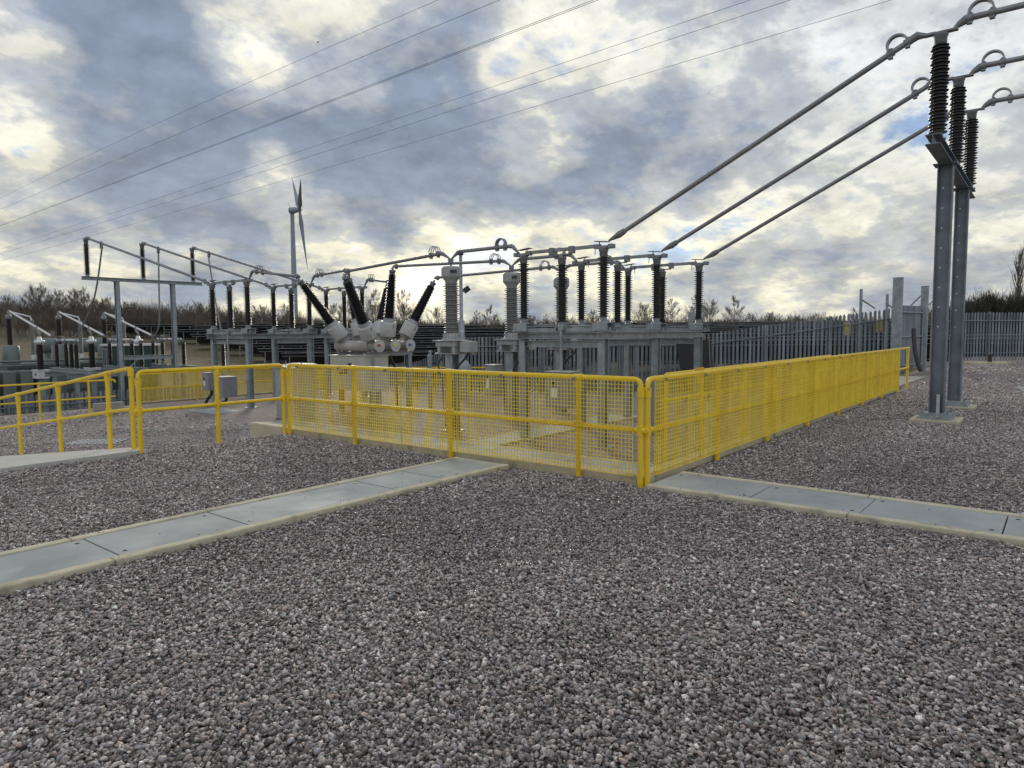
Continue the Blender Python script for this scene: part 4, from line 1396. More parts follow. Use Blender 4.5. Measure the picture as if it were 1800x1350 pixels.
# ------------------------------------------------------------------ equipment of the lowest yard
def low_frame():
    root = thing("support_frame", "low galvanised frame at the left carrying short black insulators in front of the transformer", "steel frame", (8.8, 34, DEEP))
    for y in (32.6, 35.4):
        MB().ibeam((5.9, y, -0.32), (12.0, y, -0.32), 0.16, 0.22, (0, 0, 1)).build("cross_beam", GALV, root)
        for x in (6.3, 8.8, 11.3):
            MB().ibeam((x, y, DEEP), (x, y, -0.431), 0.17, 0.18, (0, 1, 0)).build("leg", GALV, root)
    for x in PX:
        MB().ibeam((x, 31.0, -0.115), (x, 36.0, -0.115), 0.2, 0.18, (0, 0, 1)).build("side_beam", GALV, root)
    return root
low_frame()
ZL = -0.02
LI = 0.06 + 1.10 - 0.01 + 0.16
low_spots = {0: (35.2, 34.0, 33.35, 32.75), 1: (35.2, 33.75, 32.6, 31.6), 2: (35.7, 34.6, 33.45, 32.3)}
ordn = ("first", "second", "third", "fourth")
for i, x in enumerate(PX):
    for k, y in enumerate(low_spots[i]):
        post_insulator((x, y, ZL), "short black insulator on the low left frame, %s from the left in its %s row" % (ordn[k], ("front", "middle", "back")[i]), "short insulators of the lower yard", "low")
    b = busbar([(x, 35.25, ZL + LI + 0.04), (x, 32.5, ZL + LI + 0.04)], 0.05, "short silver busbar along the tops of the %s row of low insulators" % ("front", "middle", "back")[i], "silver bars in the lower yard", (0.1, 1.3, -0.1), ((0.6, 0.14),), m=ALUW)
    # grey-based instrument transformers behind
    y = 37.5
    t = thing("voltage_transformer", "black ribbed instrument transformer on a pale box base, %s in the lower yard" % ("leftmost", "second", "third")[i], "transformer", (x, y, DEEP), "instrument transformers of the lower yard")
    MB().ibeam((x, y, DEEP), (x, y, -0.62), 0.26, 0.26, (0, 1, 0)).build("stand", GALV, t)
    MB().span((x - 0.27, y - 0.38, -0.619), (x + 0.27, y + 0.38, -0.22), 0.02).build("base_box", ALUW, t)
    MB().span((x - 0.31, y - 0.42, -0.219), (x + 0.31, y + 0.42, -0.17), 0.01).build("base_flange", ALUW, t)
    MB().box((x - 0.272, y - 0.1, -0.40), (0.006, 0.2, 0.12)).build("nameplate", DPLATE, t)
    MB().lathe(shed_profile(1.28, 24, 0.19, 0.165, 0.125, -0.17), (x, y, 0), n=20, smooth=False).build("sheds", SHED, t)
    MB().lathe([(0.13, 1.11), (0.2, 1.16), (0.24, 1.22), (0.24, 1.30), (0.12, 1.33), (0.09, 1.5), (0.0, 1.52)], (x, y, 0), n=20).build("cap", ALUW, t)
    MB().path([(x, y, 1.5), (x, y - 0.1, 1.62), (x, y + 0.25, 1.80), (x, y + 0.3, 1.98)], 0.05, 8).build("connector", CAST, t)
    # white bars up to the transformer bushings
    busbar([(x, 35.7, ZL + LI + 0.22), (x, 41.9, 2.92)], 0.055, "bright white busbar rising from the low frame to the %s transformer bushing" % ("left", "middle", "right")[i], "white bars to the power transformer", (0.05, 2.0, -0.1), m=ALUW)
post_insulator((11.2, 28.4, ZL - 0.05), "lone short black insulator under the left disconnector frame", "short insulators of the lower yard", "low")
m = MB().ibeam((11.2, 28.4, DEEP), (11.2, 28.4, ZL - 0.052), 0.18, 0.18, (0, 1, 0))
single(m, "insulator_stand", GALV, "single steel stand under the lone short insulator", "stand")

def power_transformer():
    cx, cy = 9.2, 43.0
    root = thing("power_transformer", "large green grey power transformer at the far left with finned radiators", "transformer", (cx, cy, DEEP))
    MB().span((6.0, 41.2, DEEP + 0.3), (12.6, 44.6, 0.05), 0.04).build("tank", TXF, root)
    rb = MB()
    for z in (-2.2, -1.5, -0.8, -0.2):
        rb.span((5.93, 41.13, z), (12.67, 44.67, z + 0.09))
    rb.build("stiffeners", TXF, root)
    for x in PX:
        MB().lathe([(0.42, 0.051), (0.42, 0.95), (0.38, 1.0)], (x, 42.0, 0), n=24).build("turret", TXF, root)
        b = MB().lathe([(0.2, 1.001), (0.2, 1.06)], (x, 42.0, 0), n=18).build("bushing", CTG, root)
        MB().lathe(shed_profile(1.42, 26, 0.17, 0.15, 0.115, 1.06), (x, 42.0, 0), n=18, smooth=False).build("sheds", SHED, b)
        MB().lathe([(0.12, 2.48), (0.15, 2.55), (0.12, 2.7), (0.05, 2.74), (0.05, 2.9), (0, 2.91)], (x, 42.0, 0), n=16).build("cap", CAST, b)
        a = MB().lathe([(0.14, 0.051), (0.14, 0.5)], (x + 0.95, 41.6, 0), n=14).build("surge_arrester", ALUW, root)
        MB().lathe(shed_profile(1.9, 34, 0.12, 0.11, 0.08, 0.5), (x + 0.95, 41.6, 0), n=14, smooth=False).build("sheds", SHEDG, a)
        MB().path([(x + 0.95, 41.6, 2.4), (x + 0.9, 41.6, 2.6), (x + 0.3, 41.7, 2.78), (x, 41.9, 2.85)], 0.045, 8).build("connector", ALUW, a)
    cn = MB().tube((8.2, 44.3, 0.95), (12.6, 44.3, 0.95), 0.45, n=20)
    cn.span((8.8, 44.1, 0.051), (9.0, 44.5, 0.6)).span((11.8, 44.1, 0.051), (12.0, 44.5, 0.6))
    cn.build("conservator", TXF, root)
    for k in range(7):
        rd = MB()
        y0 = 38.6 + 0.0 * k
        x0 = 3.0 + 0.78 * k
        rd.span((x0, 39.6, -2.5), (x0 + 0.58, 40.7, -0.28), 0.06)
        rd.span((x0 + 0.18, 40.6, -0.45), (x0 + 0.4, 41.22, -0.36)).span((x0 + 0.18, 40.6, -2.3), (x0 + 0.4, 41.22, -2.2))
        rd.build("radiator", TXF, root)
    pp = MB().path([(5.2, 41.0, 0.18), (8.0, 41.0, 0.18), (11.5, 41.0, 0.22)], 0.07, 8).path([(5.2, 40.9, -0.06), (12.5, 40.9, -0.02)], 0.05, 8)
    pp.build("pipework", TXF, root)
    MB().span((4.4, 41.2, 0.0), (5.4, 42.2, 0.72), 0.03).build("marshalling_box", GREEN, root)
power_transformer()

def green_kiosk(x, y, w, l, z0, z1, label):
    root = thing("green_kiosk", label, "kiosk", (x, y, z0))
    MB().span((x, y, z0), (x + w, y + l, z1), 0.02).build("walls", GREEN, root)
    MB().span((x - 0.1, y - 0.1, z1 + 0.001), (x + w + 0.1, y + l + 0.1, z1 + 0.12), 0.02).build("roof", ALUW, root)
    for k in range(2):
        f = MB()
        ya = y + l * (0.08 + 0.46 * k); yb = ya + l * 0.40
        x_ = x - 0.02
        for q in (ya, (ya + yb) / 2, yb):
            f.span((x_ - 0.02, q - 0.025, z0 + 0.15), (x_, q + 0.025, z1 - 0.12))
        for q in (z0 + 0.17, (z0 + z1) / 2 - 0.2, (z0 + z1) / 2 + 0.4, z1 - 0.15):
            f.span((x_ - 0.0195, ya, q - 0.025), (x_ - 0.0005, yb, q + 0.025))
        d = MB().span((x - 0.019, ya, z0 + 0.15), (x - 0.001, yb, z1 - 0.12)).build("door", GREEN, root)
        f.build("door_frame", CTG, d)
kp = fl(37.5, (196 - 900) / FOC * 37.5)
green_kiosk(kp.x, kp.y, 2.5, 1.05, DEEP, 0.95, "dark green panelled kiosk with pale frame lines behind the left portal post")

# junction kiosk with sloping lid, left of the breaker cabinet
def junction_kiosk():
    x, y = 5.55, 14.2
    root = thing("junction_kiosk", "grey cabinet with sloping lid just above the mesh fence, left of the breaker cabinet", "cabinet", (x, y, LOW))
    MB().span((x - 0.30, y - 0.5, LOW), (x + 0.32, y + 0.52, 0.57), 0.01).build("housing", CTG, root)
    lid = [(-0.37, 0.571), (0.38, 0.571), (0.38, 0.70), (-0.37, 0.61)]
    MB().extrude(lid, (x, y - 0.56, 0), (x, y + 0.58, 0), (1, 0, 0), (0, 0, 1)).build("lid", CTG, root)
    e = MB()
    for s in (-0.35, 0.42):
        e.path([(x, y + s, 0.66), (x, y + s, 0.74)], 0.02, 8)
    e.build("lifting_eyes", CAST, root)
    MB().span((x - 0.31, y - 0.46, LOW + 0.1), (x - 0.301, y + 0.0, 0.5)).build("door", CTG, root)
    MB().span((x - 0.31, y + 0.03, LOW + 0.1), (x - 0.301, y + 0.48, 0.5)).build("door", CTG, root)
junction_kiosk()

# ------------------------------------------------------------------ steel palisade fences
def palisade(line, label, H=2.4, pitch=0.155, kerb=True, post_first=True):
    root = thing("palisade_fence", label, "palisade fence", line[0])
    for a, b in zip(line[:-1], line[1:]):
        a, b = Vector(a), Vector(b)
        t = Vector((b.x - a.x, b.y - a.y, 0)); ln = t.length; t.normalize()
        n = Vector((-t.y, t.x, 0))
        if n.dot(CAM - a) < 0: n = -n
        bays = max(1, int(round(ln / 2.75)))
        for k in range(bays + 1):
            p = a + (b - a) * (k / bays)
            M = Matrix((t, n, Vector((0, 0, 1)))).transposed()
            MB().box(p + n * 0.055 + Vector((0, 0, H / 2 - 0.1)), (0.042, 0.08, H + 0.2), M).build("post", PALE, root)
        for k in range(bays):
            p0 = a + (b - a) * (k / bays); p1 = a + (b - a) * ((k + 1) / bays)
            m = MB()
            bl = (p1 - p0).length
            cnt = max(1, int(round(bl / pitch)))
            for j in range(cnt):
                c = p0 + (p1 - p0) * ((j + 0.5) / cnt)
                w, zt = 0.047, H - random.uniform(0, 0.03)
                zs = zt - 0.10
                o = -n * 0.012
                rows = []
                lean = t * random.gauss(0, 0.006)
                for zz, ww in ((0.06, w), (zs, w), (zs + 0.045, w * 0.95), (zt, 0.004)):
                    c = c + lean * (zz / H)
                    rows.append([c + o - t * ww + Vector((0, 0, zz)), c + o + n * 0.02 - t * ww * 0.35 + Vector((0, 0, zz)), c + o + n * 0.02 + t * ww * 0.35 + Vector((0, 0, zz)), c + o + t * ww + Vector((0, 0, zz))])
                vs = [q for r_ in rows for q in r_]
                fs = [(r_ * 4 + q, r_ * 4 + q + 1, (r_ + 1) * 4 + q + 1, (r_ + 1) * 4 + q) for r_ in range(3) for q in range(3)]
                m.add(vs, fs)
            for zz in (0.42, H - 0.42):
                u = (p1 - p0).normalized()
                m.path([p0 + n * 0.03 + Vector((0, 0, zz)), p1 + n * 0.03 + Vector((0, 0, zz))], 0.028, 4)
            m.build("pale_panel", PALE, root)
    return root
palisade([(-12.0, 25.0, DEEP), (9.6, 25.0, DEEP)], "steel palisade fence whose spiked tops show behind the ramp handrail at the far left")
palisade([P2[0], P2[1], P2[2]], "long steel palisade fence running from the gate behind the right disconnector")
palisade([P2[2], P2[3], P2[4]], "palisade fence stepping steeply down the bank behind the circuit breaker")
P3a, P3b = fl(33.2, 20.0, 0.0), fl(35.0, 46.0, -0.1)
palisade([tuple(P3a), tuple(P3b)], "steel palisade fence across the right background behind the portal posts")
m = MB()
a, b = fl(32.9, 19.5, 0), fl(34.8, 46.0, -0.1)
t = (b - a).normalized()
m.box((a + b) / 2 + Vector((0, 0, -0.03)), ((b - a).length, 0.2, 0.2), Matrix.Rotation(math.atan2(t.y, t.x), 3, "Z"))
single(m, "fence_kerb", CONCG, "low concrete kerb along the foot of the right background fence", "kerb")

# gate
def gate():
    g1, g2 = at(1575, 612, 25.3), at(1622, 620, 26.8)
    for p, h, w, lb in ((g1, 3.42, 0.30, "taller square steel gate post left of the gate leaf"), (g2, 3.20, 0.24, "square steel gate post right of the gate leaf")):
        r_ = thing("gate_post", lb, "gate post", (p.x, p.y, -0.2))
        MB().span((p.x - w / 2, p.y - w / 2, -0.2), (p.x + w / 2, p.y + w / 2, h), 0.012).build("shaft", GALV, r_)
        MB().span((p.x - w / 2 - 0.012, p.y - w / 2 - 0.012, h + 0.001), (p.x + w / 2 + 0.012, p.y + w / 2 + 0.012, h + 0.018)).build("cap", GALV, r_)
    t = Vector((g2.x - g1.x, g2.y - g1.y, 0)); ln = t.length; t.normalize()
    n = Vector((t.y, -t.x, 0))
    root = thing("gate_leaf", "close-set grey palisade gate leaf between the two square posts", "gate", (g1.x, g1.y, 0))
    p = MB()
    k = int(ln / 0.085)
    for i in range(k):
        c = Vector((g1.x, g1.y, 0)) + t * (0.24 + (ln - 0.48) * i / (k - 1))
        M = Matrix((t, n, Vector((0, 0, 1)))).transposed()
        p.box(c + Vector((0, 0, 1.27)), (0.066, 0.02, 2.36), M)
    p.build("pales", PALE, root)
    f = MB()
    for z in (0.25, 1.3, 2.2):
        f.path([Vector((g1.x, g1.y, z)) + t * 0.2 + n * 0.05, Vector((g2.x, g2.y, z)) - t * 0.2 + n * 0.05], 0.035, 4)
    for e_ in (0.24, ln - 0.24):
        q = Vector((g1.x, g1.y, 0)) + t * e_ + n * 0.05
        f.path([q + Vector((0, 0, 0.2)), q + Vector((0, 0, 2.3))], 0.035, 4)
    f.build("frame", GALV, root)
    # braced stays behind
    for (px, py, d, ht, s, lb) in ((1514, 508, 29.0, 3.2, 1, "thin braced pole left of the taller gate post, its stay sloping right"), (1560, 517, 29.5, 3.0, 1, "thin braced pole close beside the taller gate post")):
        q = at(px, py, d)
        zt = q.z
        r_ = thing("braced_pole", lb, "pole", (q.x, q.y, -1.0))
        MB().span((q.x - 0.05, q.y - 0.05, -1.0), (q.x + 0.05, q.y + 0.05, zt)).build("shaft", GALV, r_)
        e = at(px + 24, py + 34, d)
        MB().path([(q.x, q.y, zt - 0.42), tuple(e)], 0.035, 6).build("stay", GALV, r_)
    for px, py, px2, py2, d, lb in ((1618, 520, 1598, 540, 26.9, "steel stay sloping left from the right gate post"), (1626, 541, 1646, 524, 27.5, "steel stay sloping right beside the right gate post")):
        single(MB().path([at(px, py, d), at(px2, py2, d)], 0.032, 6), "gate_stay", GALV, lb, "stay")
    c = [at(1606, 578, 24.5), at(1607, 600, 24.4), at(1609, 620, 24.3), at(1613, 638, 24.2), at(1619, 652, 24.1)]
    single(MB().path(c, 0.075, 10), "cable_duct", BLACK, "curved black cable duct standing in the gravel by the right gate post", "cable duct")
gate()

# signs on the palisade (plain faces, too small to read)
for px, py, w, h, d, lb in ((1490, 578, 0.22, 0.5, 26.4, "left one of two narrow yellow signs on the palisade fence"), (1498.5, 579, 0.07, 0.5, 26.4, "narrow yellow strip sign right beside the left fence sign"),
                            (1539, 574, 0.16, 0.42, 25.9, "left yellow sign nearest the taller gate post"), (1549, 573, 0.14, 0.42, 25.9, "right yellow sign nearest the taller gate post"),
                            (833, 612, 0.22, 0.55, 28.6, "yellow sign on the palisade behind the nearest grey transformer")):
    p = at(px, py, d + 0.35)
    M = Matrix((R0, -F0, Vector((0, 0, 1)))).transposed()
    r_ = single(MB().box(p, (w, 0.012, h), M, 0.003), "fence_sign", SIGNY, lb, "sign")

# dark sheeted kiosk by the fence
def dark_kiosk():
    d = 24.6
    z0 = LOW - 0.1
    B_ = [at(1203, 690, d), at(1249, 690, d)]
    root = thing("dark_kiosk", "black sheeted box with a slanting left edge behind the right disconnector", "kiosk", (B_[0].x, B_[0].y, z0))
    a, b = at(1188, 603, d), at(1246, 597, d)
    a2, b2 = at(1203, 690, d), at(1251, 690, d)
    off = F0 * 1.1 + R0 * 0.42
    vs = [a2, b2, b, a] + [p + off for p in (a2, b2, b, a)]
    vs[6] = vs[6] + Vector((0, 0, -0.22))
    MB().add(vs, [(0, 1, 2, 3), (5, 4, 7, 6), (1, 5, 6, 2), (4, 0, 3, 7), (3, 2, 6, 7), (0, 4, 5, 1)]).build("sheeting", NAVY, root)
    e = MB().path([b2, b, b + off + Vector((0, 0, -0.22))], 0.022, 4)
    e.build("edge_trim", BARK, root)
dark_kiosk()

# small box and pad by the right fence, tall square post
single(MB().box(at(1214, 577, 25.5) + Vector((0, 0, -0.8)), (0.14, 0.14, 2.8), None, 0.01), "fence_post", GALV, "square galvanised post rising behind the palisade right of the middle disconnector pole", "post")
pp = fl(31.2, 21.5, 0)
rt = thing("vent_pad", "low pale concrete pad with a short black pipe in front of the right fence", "pad", tuple(pp))
MB().box(pp + Vector((0, 0, 0.03)), (1.7, 0.9, 0.12), Matrix.Rotation(math.atan2(R0.y, R0.x), 3, "Z"), 0.015).build("slab", CONC, rt)
MB().tube(pp + Vector((0, 0, 0.091)), pp + Vector((0, 0, 0.42)), 0.09, n=14).build("pipe", BLACK, rt)

# floodlight mast
def mast():
    p = at(812, 645, 26.0)
    x, y, z0 = p.x, p.y, LOW - 0.1
    top = at(812, 450, 26.0).z
    root = thing("floodlight_mast", "slim galvanised mast with one floodlight, behind the nearest grey transformer", "mast", (x, y, z0))
    MB().lathe([(0.34, 0), (0.34, 0.25), (0.24, 0.42), (0.12, 0.52), (0.12, 0.6)], (x, y, 0.05), n=20).build("bell_base", GALV, root)
    MB().tube((x, y, z0), (x, y, 0.05), 0.2, n=16).build("plinth", GALV, root)
    MB().lathe([(0.115, 0.601), (0.11, 2.0), (0.07, 2.02), (0.06, top - 0.05), (0.06, top)], (x, y, 0), n=16).build("pole", GALV, root)
    MB().lathe([(0.09, 0), (0.12, 0.03), (0.09, 0.09), (0, 0.1)], (x, y, top), n=14).build("cap", BLACK, root)
    f = at(820, 509, 26.0)
    b = MB().path([(x, y, f.z - 0.06), tuple(f + Vector((0, 0, -0.1)))], 0.025, 6)
    arm = b.build("arm", GALV, root)
    M = Matrix((R0, -F0, Vector((0, 0, 1)))).transposed() @ Matrix.Rotation(R(-35), 3, "Y") @ Matrix.Rotation(R(30), 3, "X")
    MB().box(f, (0.26, 0.10, 0.20), M, 0.02).build("floodlight", BLACK, root)
mast()

# ------------------------------------------------------------------ solar tables on the field
def solar_table():
    root = thing("solar_table", "dark tilted solar panel table in the rows beyond the palisade", "solar panels", (0, 0, 0), "solar tables beyond the fence")
    Lh, dep, lo, hi = 7.0, 3.6, 0.8, 2.35
    run = math.sqrt(dep * dep - (hi - lo) ** 2)
    # local x along the row, local y away from the viewer (low edge is far)
    vs = []
    for x in (-Lh, Lh):
        for y, z in ((0, hi), (run, lo)):
            vs += [(x, y, z), (x, y, z - 0.05)]
    MB().add(vs, [(0, 2, 6, 4), (1, 5, 7, 3), (0, 4, 5, 1), (2, 3, 7, 6), (0, 1, 3, 2), (4, 6, 7, 5)]).build("panel", PANELB, root)
    MB().box((0, -0.012, hi - 0.03), (2 * Lh, 0.02, 0.05)).build("panel_rim", PANELF, root)
    lg = MB()
    for x in rangef(-Lh + 0.6, Lh - 0.5, 2.1):
        lg.span((x - 0.04, 0.55, -0.6), (x + 0.04, 0.63, hi - 0.35))
        lg.path([(x, 0.6, 0.5), (x, run - 0.7, lo + 0.2)], 0.03, 4)
    for y, z in ((0.5, hi - 0.32), (run - 0.6, lo + 0.16)):
        lg.span((-Lh, y - 0.03, z - 0.05), (Lh, y + 0.03, z))
    lg.build("mounting_frame", PANELF, root)
    return root
proto = solar_table()
first = True
rz = math.atan2(R0.y, R0.x)
rows = [(64, -21, 40), (72, -26, 58), (80, -31, 66), (88.5, -37, 74), (97, -44, 84), (106, -52, 92), (116, -66, 100), (126, -76, 108), (41.5, 7.0, 40), (48.5, 3.5, 48), (56, 0.0, 55)]
for ri, (d, l0, l1) in enumerate(rows):
    lat = l0 + 7
    while lat < l1:
        p = fl(d + 0.04 * lat, lat)
        p.z = field_h(p.x, p.y)
        if d < 60: p.z = max(p.z, -1.5)
        q = fl(d + 0.04 * (lat + 1), lat + 1)
        sl = field_h(q.x, q.y) - field_h(fl(d, lat - 1).x, fl(d, lat - 1).y)
        lab = "dark tilted solar panel table in the rows beyond the palisade"
        if d < 45: lab = "dark solar panel table in the nearest row, seen through the right palisade pales"
        if first:
            o = proto; first = False
            o.location = p; o.rotation_euler = (0, 0, rz + 0.04)
            o["label"] = lab
        else:
            o = dup(proto, p, lab, "nearest solar tables" if d < 45 else "solar tables beyond the fence", rz + 0.04)
        lat += 14.5

# ------------------------------------------------------------------ trees
def bare_tree(seed, h, spread, n1, birch=False, droop=0.0, base_r=None, tw=0.02, start=0.22):
    rd = random.Random(seed)
    trunk, crown = MB(), MB()
    r0 = base_r or h * 0.016
    pts = [Vector((0, 0, -0.4))]
    lean = Vector((rd.uniform(-0.06, 0.06), rd.uniform(-0.06, 0.06), 0))
    for i in range(1, 8):
        pts.append(Vector((0, 0, h * 0.92 * i / 7)) + lean * (h * i / 7) + Vector((rd.uniform(-1, 1), rd.uniform(-1, 1), 0)) * h * 0.012)
    trunk.path(pts, [r0 * (1 - 0.13 * i) for i in range(8)], 5)
    def tp(f):
        k = f * 7; i = min(6, int(k)); return pts[i] + (pts[i + 1] - pts[i]) * (k - i)
    def branch(p, d, ln, r, lev):
        q = p; seg = 3 if lev < 2 else 2
        pl, rl = [p], [r]
        dd = d.copy()
        for s in range(seg):
            dd = (dd + Vector((rd.uniform(-1, 1), rd.uniform(-1, 1), rd.uniform(-0.5, 1.0) - droop * lev)) * 0.24).normalized()
            q = q + dd * (ln / seg)
            pl.append(q); rl.append(r * (1 - 0.75 * (s + 1) / seg) + tw * 0.12)
        crown.path(pl, rl, 3, False)
        if lev >= 3: return
        k = (5, 5, 4)[lev]
        for j in range(k):
            f = rd.uniform(0.25, 1.0) * seg
            i = min(seg - 1, int(f))
            pp_ = pl[i] + (pl[i + 1] - pl[i]) * (f - i)
            ax = Vector((rd.uniform(-1, 1), rd.uniform(-1, 1), rd.uniform(-0.3, 1.0)))
            nd = (dd * 1.0 + ax * 0.6).normalized()
            branch(pp_, nd, ln * rd.uniform(0.5, 0.8), max(r * 0.5, tw * 0.5), lev + 1)
    for j in range(n1):
        f = start + (0.98 - start) * (j + rd.random()) / n1
        an = j * 2.4 + rd.uniform(-0.5, 0.5)
        up = 0.55 + 0.75 * f
        d = Vector((math.cos(an), math.sin(an), up)).normalized()
        ln = spread * (1.05 - 0.75 * f) * rd.uniform(0.8, 1.2)
        branch(tp(f * 0.98), d, ln, r0 * 0.42 * (1.1 - f * 0.7), 0 if n1 < 30 else 1)
    branch(tp(0.97), Vector((0, 0, 1)), h * 0.12, r0 * 0.2, 1)
    return trunk, crown

def shrub(seed, h, spread, stems, tw):
    rd = random.Random(seed)
    m = MB()
    def br(p, d, ln, r, lev):
        dd = d.copy(); pl, rl = [p], [r]; q = p
        for s in range(2):
            dd = (dd + Vector((rd.uniform(-1, 1), rd.uniform(-1, 1), rd.uniform(-0.2, 0.7))) * 0.25).normalized()
            q = q + dd * ln / 2; pl.append(q); rl.append(max(r * (1 - 0.35 * (s + 1)), tw * 0.4))
        m.path(pl, rl, 3, False)
        if lev >= 2: return
        for j in range(5 if lev == 0 else 4):
            f = rd.uniform(0.2, 1) * 2; i = min(1, int(f))
            pp_ = pl[i] + (pl[i + 1] - pl[i]) * (f - i)
            nd = (dd + Vector((rd.uniform(-1, 1), rd.uniform(-1, 1), rd.uniform(-0.1, 1.1))) * 0.62).normalized()
            br(pp_, nd, ln * rd.uniform(0.45, 0.75), max(r * 0.55, tw), lev + 1)
    for k in range(stems):
        an = rd.uniform(0, 6.28); rr = spread * 0.5 * math.sqrt(rd.random())
        p = Vector((rr * math.cos(an), rr * math.sin(an), -0.3))
        br(p, Vector((math.cos(an) * 0.25, math.sin(an) * 0.25, 1)).normalized(), h * rd.uniform(0.5, 0.75), tw * 2.2, 0)
    return m

# the far scrub belt: one uncountable mass
def scrub_belt():
    protos = []
    for k in range(7):
        m = shrub(100 + k, 4.0, 3.6, 11, 0.021)
        protos.append((np.array(m.v, dtype=np.float32), m.f))
    V, Q, off = [], [], 0
    belts = []
    for lat in np.arange(-130, 140, 1.25):
        for row in range(3):
            d = 140 + row * 7 + rng.uniform(-3, 3)
            l = lat + rng.uniform(-1.0, 1.0)
            left = ss(-38, -75, l)
            right = ss(80, 110, l)
            s = (0.56 + 0.10 * row + 0.5 * left + 0.9 * right) * rng.uniform(0.75, 1.2)
            belts.append((d, l, s))
    for lat in np.arange(-85, -22, 1.3):       # nearer hedge along the left
        belts.append((118 + rng.uniform(-4, 4), lat + rng.uniform(-1, 1), (0.60 + 0.42 * ss(-42, -66, lat)) * rng.uniform(0.8, 1.2)))
    for lat in np.arange(34, 62, 0.9):         # nearer scrub at the far right
        belts.append((58 + rng.uniform(-5, 6), lat + rng.uniform(-1, 1), 0.66 * ss(33.5, 39, lat) * rng.uniform(0.8, 1.2)))
    for d, l, s in belts:
        p = fl(d, l); z = field_h(p.x, p.y)
        v, f = protos[rng.integers(0, len(protos))]
        a = rng.uniform(0, 6.28)
        M = np.array([[math.cos(a), -math.sin(a), 0], [math.sin(a), math.cos(a), 0], [0, 0, 1]], dtype=np.float32)
        w = v @ M.T * s
        w[:, 0] += p.x; w[:, 1] += p.y; w[:, 2] += z
        V.append(w); Q.append(np.array(f, dtype=np.int32) + off); off += len(v)
    V = np.concatenate(V); Q = np.concatenate(Q)
    me = bpy.data.meshes.new("scrub_belt")
    me.vertices.add(len(V)); me.vertices.foreach_set("co", V.ravel())
    me.loops.add(Q.size); me.loops.foreach_set("vertex_index", Q.ravel())
    me.polygons.add(len(Q)); me.polygons.foreach_set("loop_start", np.arange(0, Q.size, 4, dtype=np.int32))
    me.update(calc_edges=True)
    me.materials.append(BARK)
    o = bpy.data.objects.new("scrub_belt", me); COL.objects.link(o)
    tag(o, "leafless brown scrub and hedgerow along the horizon", None, None, "stuff")
scrub_belt()

def tree_thing(name, tc, mtr, mcr, label, cat, loc, group, s, rz_=0):
    root = thing(name, label, cat, (0, 0, 0), group)
    tc[0].build("trunk", mtr, root); tc[1].build("crown", mcr, root)
    root.location = loc; root.scale = (s, s, s); root.rotation_euler = (0, 0, rz_)
    return root
T_OAK = bare_tree(1, 9, 3.8, 14, tw=0.030)
T_BIR = bare_tree(2, 8, 2.6, 16, tw=0.024, start=0.15)
T_ASH = bare_tree(3, 8, 3.4, 13, tw=0.027, start=0.3)
protos = {}
def plant(kind, px, py_top, d, label, group, mtr=BARK, mcr=BARK):
    tc, hh = {"oak": (T_OAK, 9), "birch": (T_BIR, 8), "ash": (T_ASH, 8)}[kind]
    hh = max(v[2] for v in tc[1].v)
    top = at(px, py_top, d)
    p = Vector((top.x, top.y, field_h(top.x, top.y)))
    s = max(0.3, (top.z - p.z) / hh)
    key = (kind, mcr.name)
    if key not in protos:
        protos[key] = tree_thing("bare_tree", tc, mtr, mcr, label, "tree", p, group, s, random.uniform(0, 6))
        protos[key].name = "birch_tree" if kind == "birch" else "bare_tree"
    else:
        o = dup(protos[key], p, label, group, random.uniform(0, 6), (s, s, s * random.uniform(0.95, 1.05)))
G1 = "bare trees above the far hedgerow"
L1 = "leafless brown tree standing above the far hedgerow"
for k, (kd, px, py, d) in enumerate([("ash", 15, 515, 128), ("birch", 38, 522, 130), ("oak", 62, 494, 132), ("birch", 80, 506, 130), ("ash", 98, 508, 134), ("birch", 118, 506, 130), ("oak", 138, 503, 132), ("birch", 152, 512, 130), ("ash", 172, 520, 136), ("oak", 186, 516, 132),
                                     ("birch", 215, 527, 138), ("ash", 232, 530, 136), ("birch", 338, 535, 140), ("oak", 350, 526, 140), ("birch", 368, 537, 140), ("ash", 412, 538, 138), ("birch", 444, 536, 140), ("oak", 462, 534, 140), ("birch", 480, 540, 140), ("ash", 500, 530, 138), ("oak", 586, 530, 140), ("birch", 606, 522, 140), ("ash", 630, 536, 140), ("oak", 655, 528, 140),
                                     ("ash", 715, 532, 136), ("oak", 768, 536, 140), ("birch", 840, 545, 142), ("ash", 905, 548, 142), ("ash", 935, 549, 142), ("birch", 958, 550, 142),
                                     ("ash", 1320, 549, 142), ("oak", 1355, 546, 142), ("birch", 1372, 549, 142), ("ash", 1434, 548, 142), ("oak", 1402, 552, 142), ("birch", 1500, 541, 142)]):
    plant(kd, px, py, d, L1, G1)
for kd, px, py, d, lb in (("birch", 661, 505, 118, "pale leafless birch rising just left of the upright breaker bushing"), ("birch", 712, 507, 118, "pale leafless birch between the upright and the right-leaning breaker bushings"),
                          ("birch", 862, 530, 116, "slender pale birch between the first two grey transformers"), ("ash", 1040, 541, 112, "bare spreading tree between the right disconnector's near insulators"),
                          ("oak", 1132, 527, 110, "rounded bare tree between the far insulators of the right disconnector"), ("birch", 1184, 520, 108, "slim pale birch left of the lone square post"), ("birch", 1222, 516, 108, "slim pale birch behind the last insulator of the right disconnector"),
                          ("ash", 1247, 523, 108, "bare tree just right of the right disconnector"), ("birch", 1291, 514, 104, "lone spreading birch above the palisade, midway between disconnector and gate"),):
    plant(kd, px, py, d, lb, "pale birches near the yard", BARKL, BARKL)
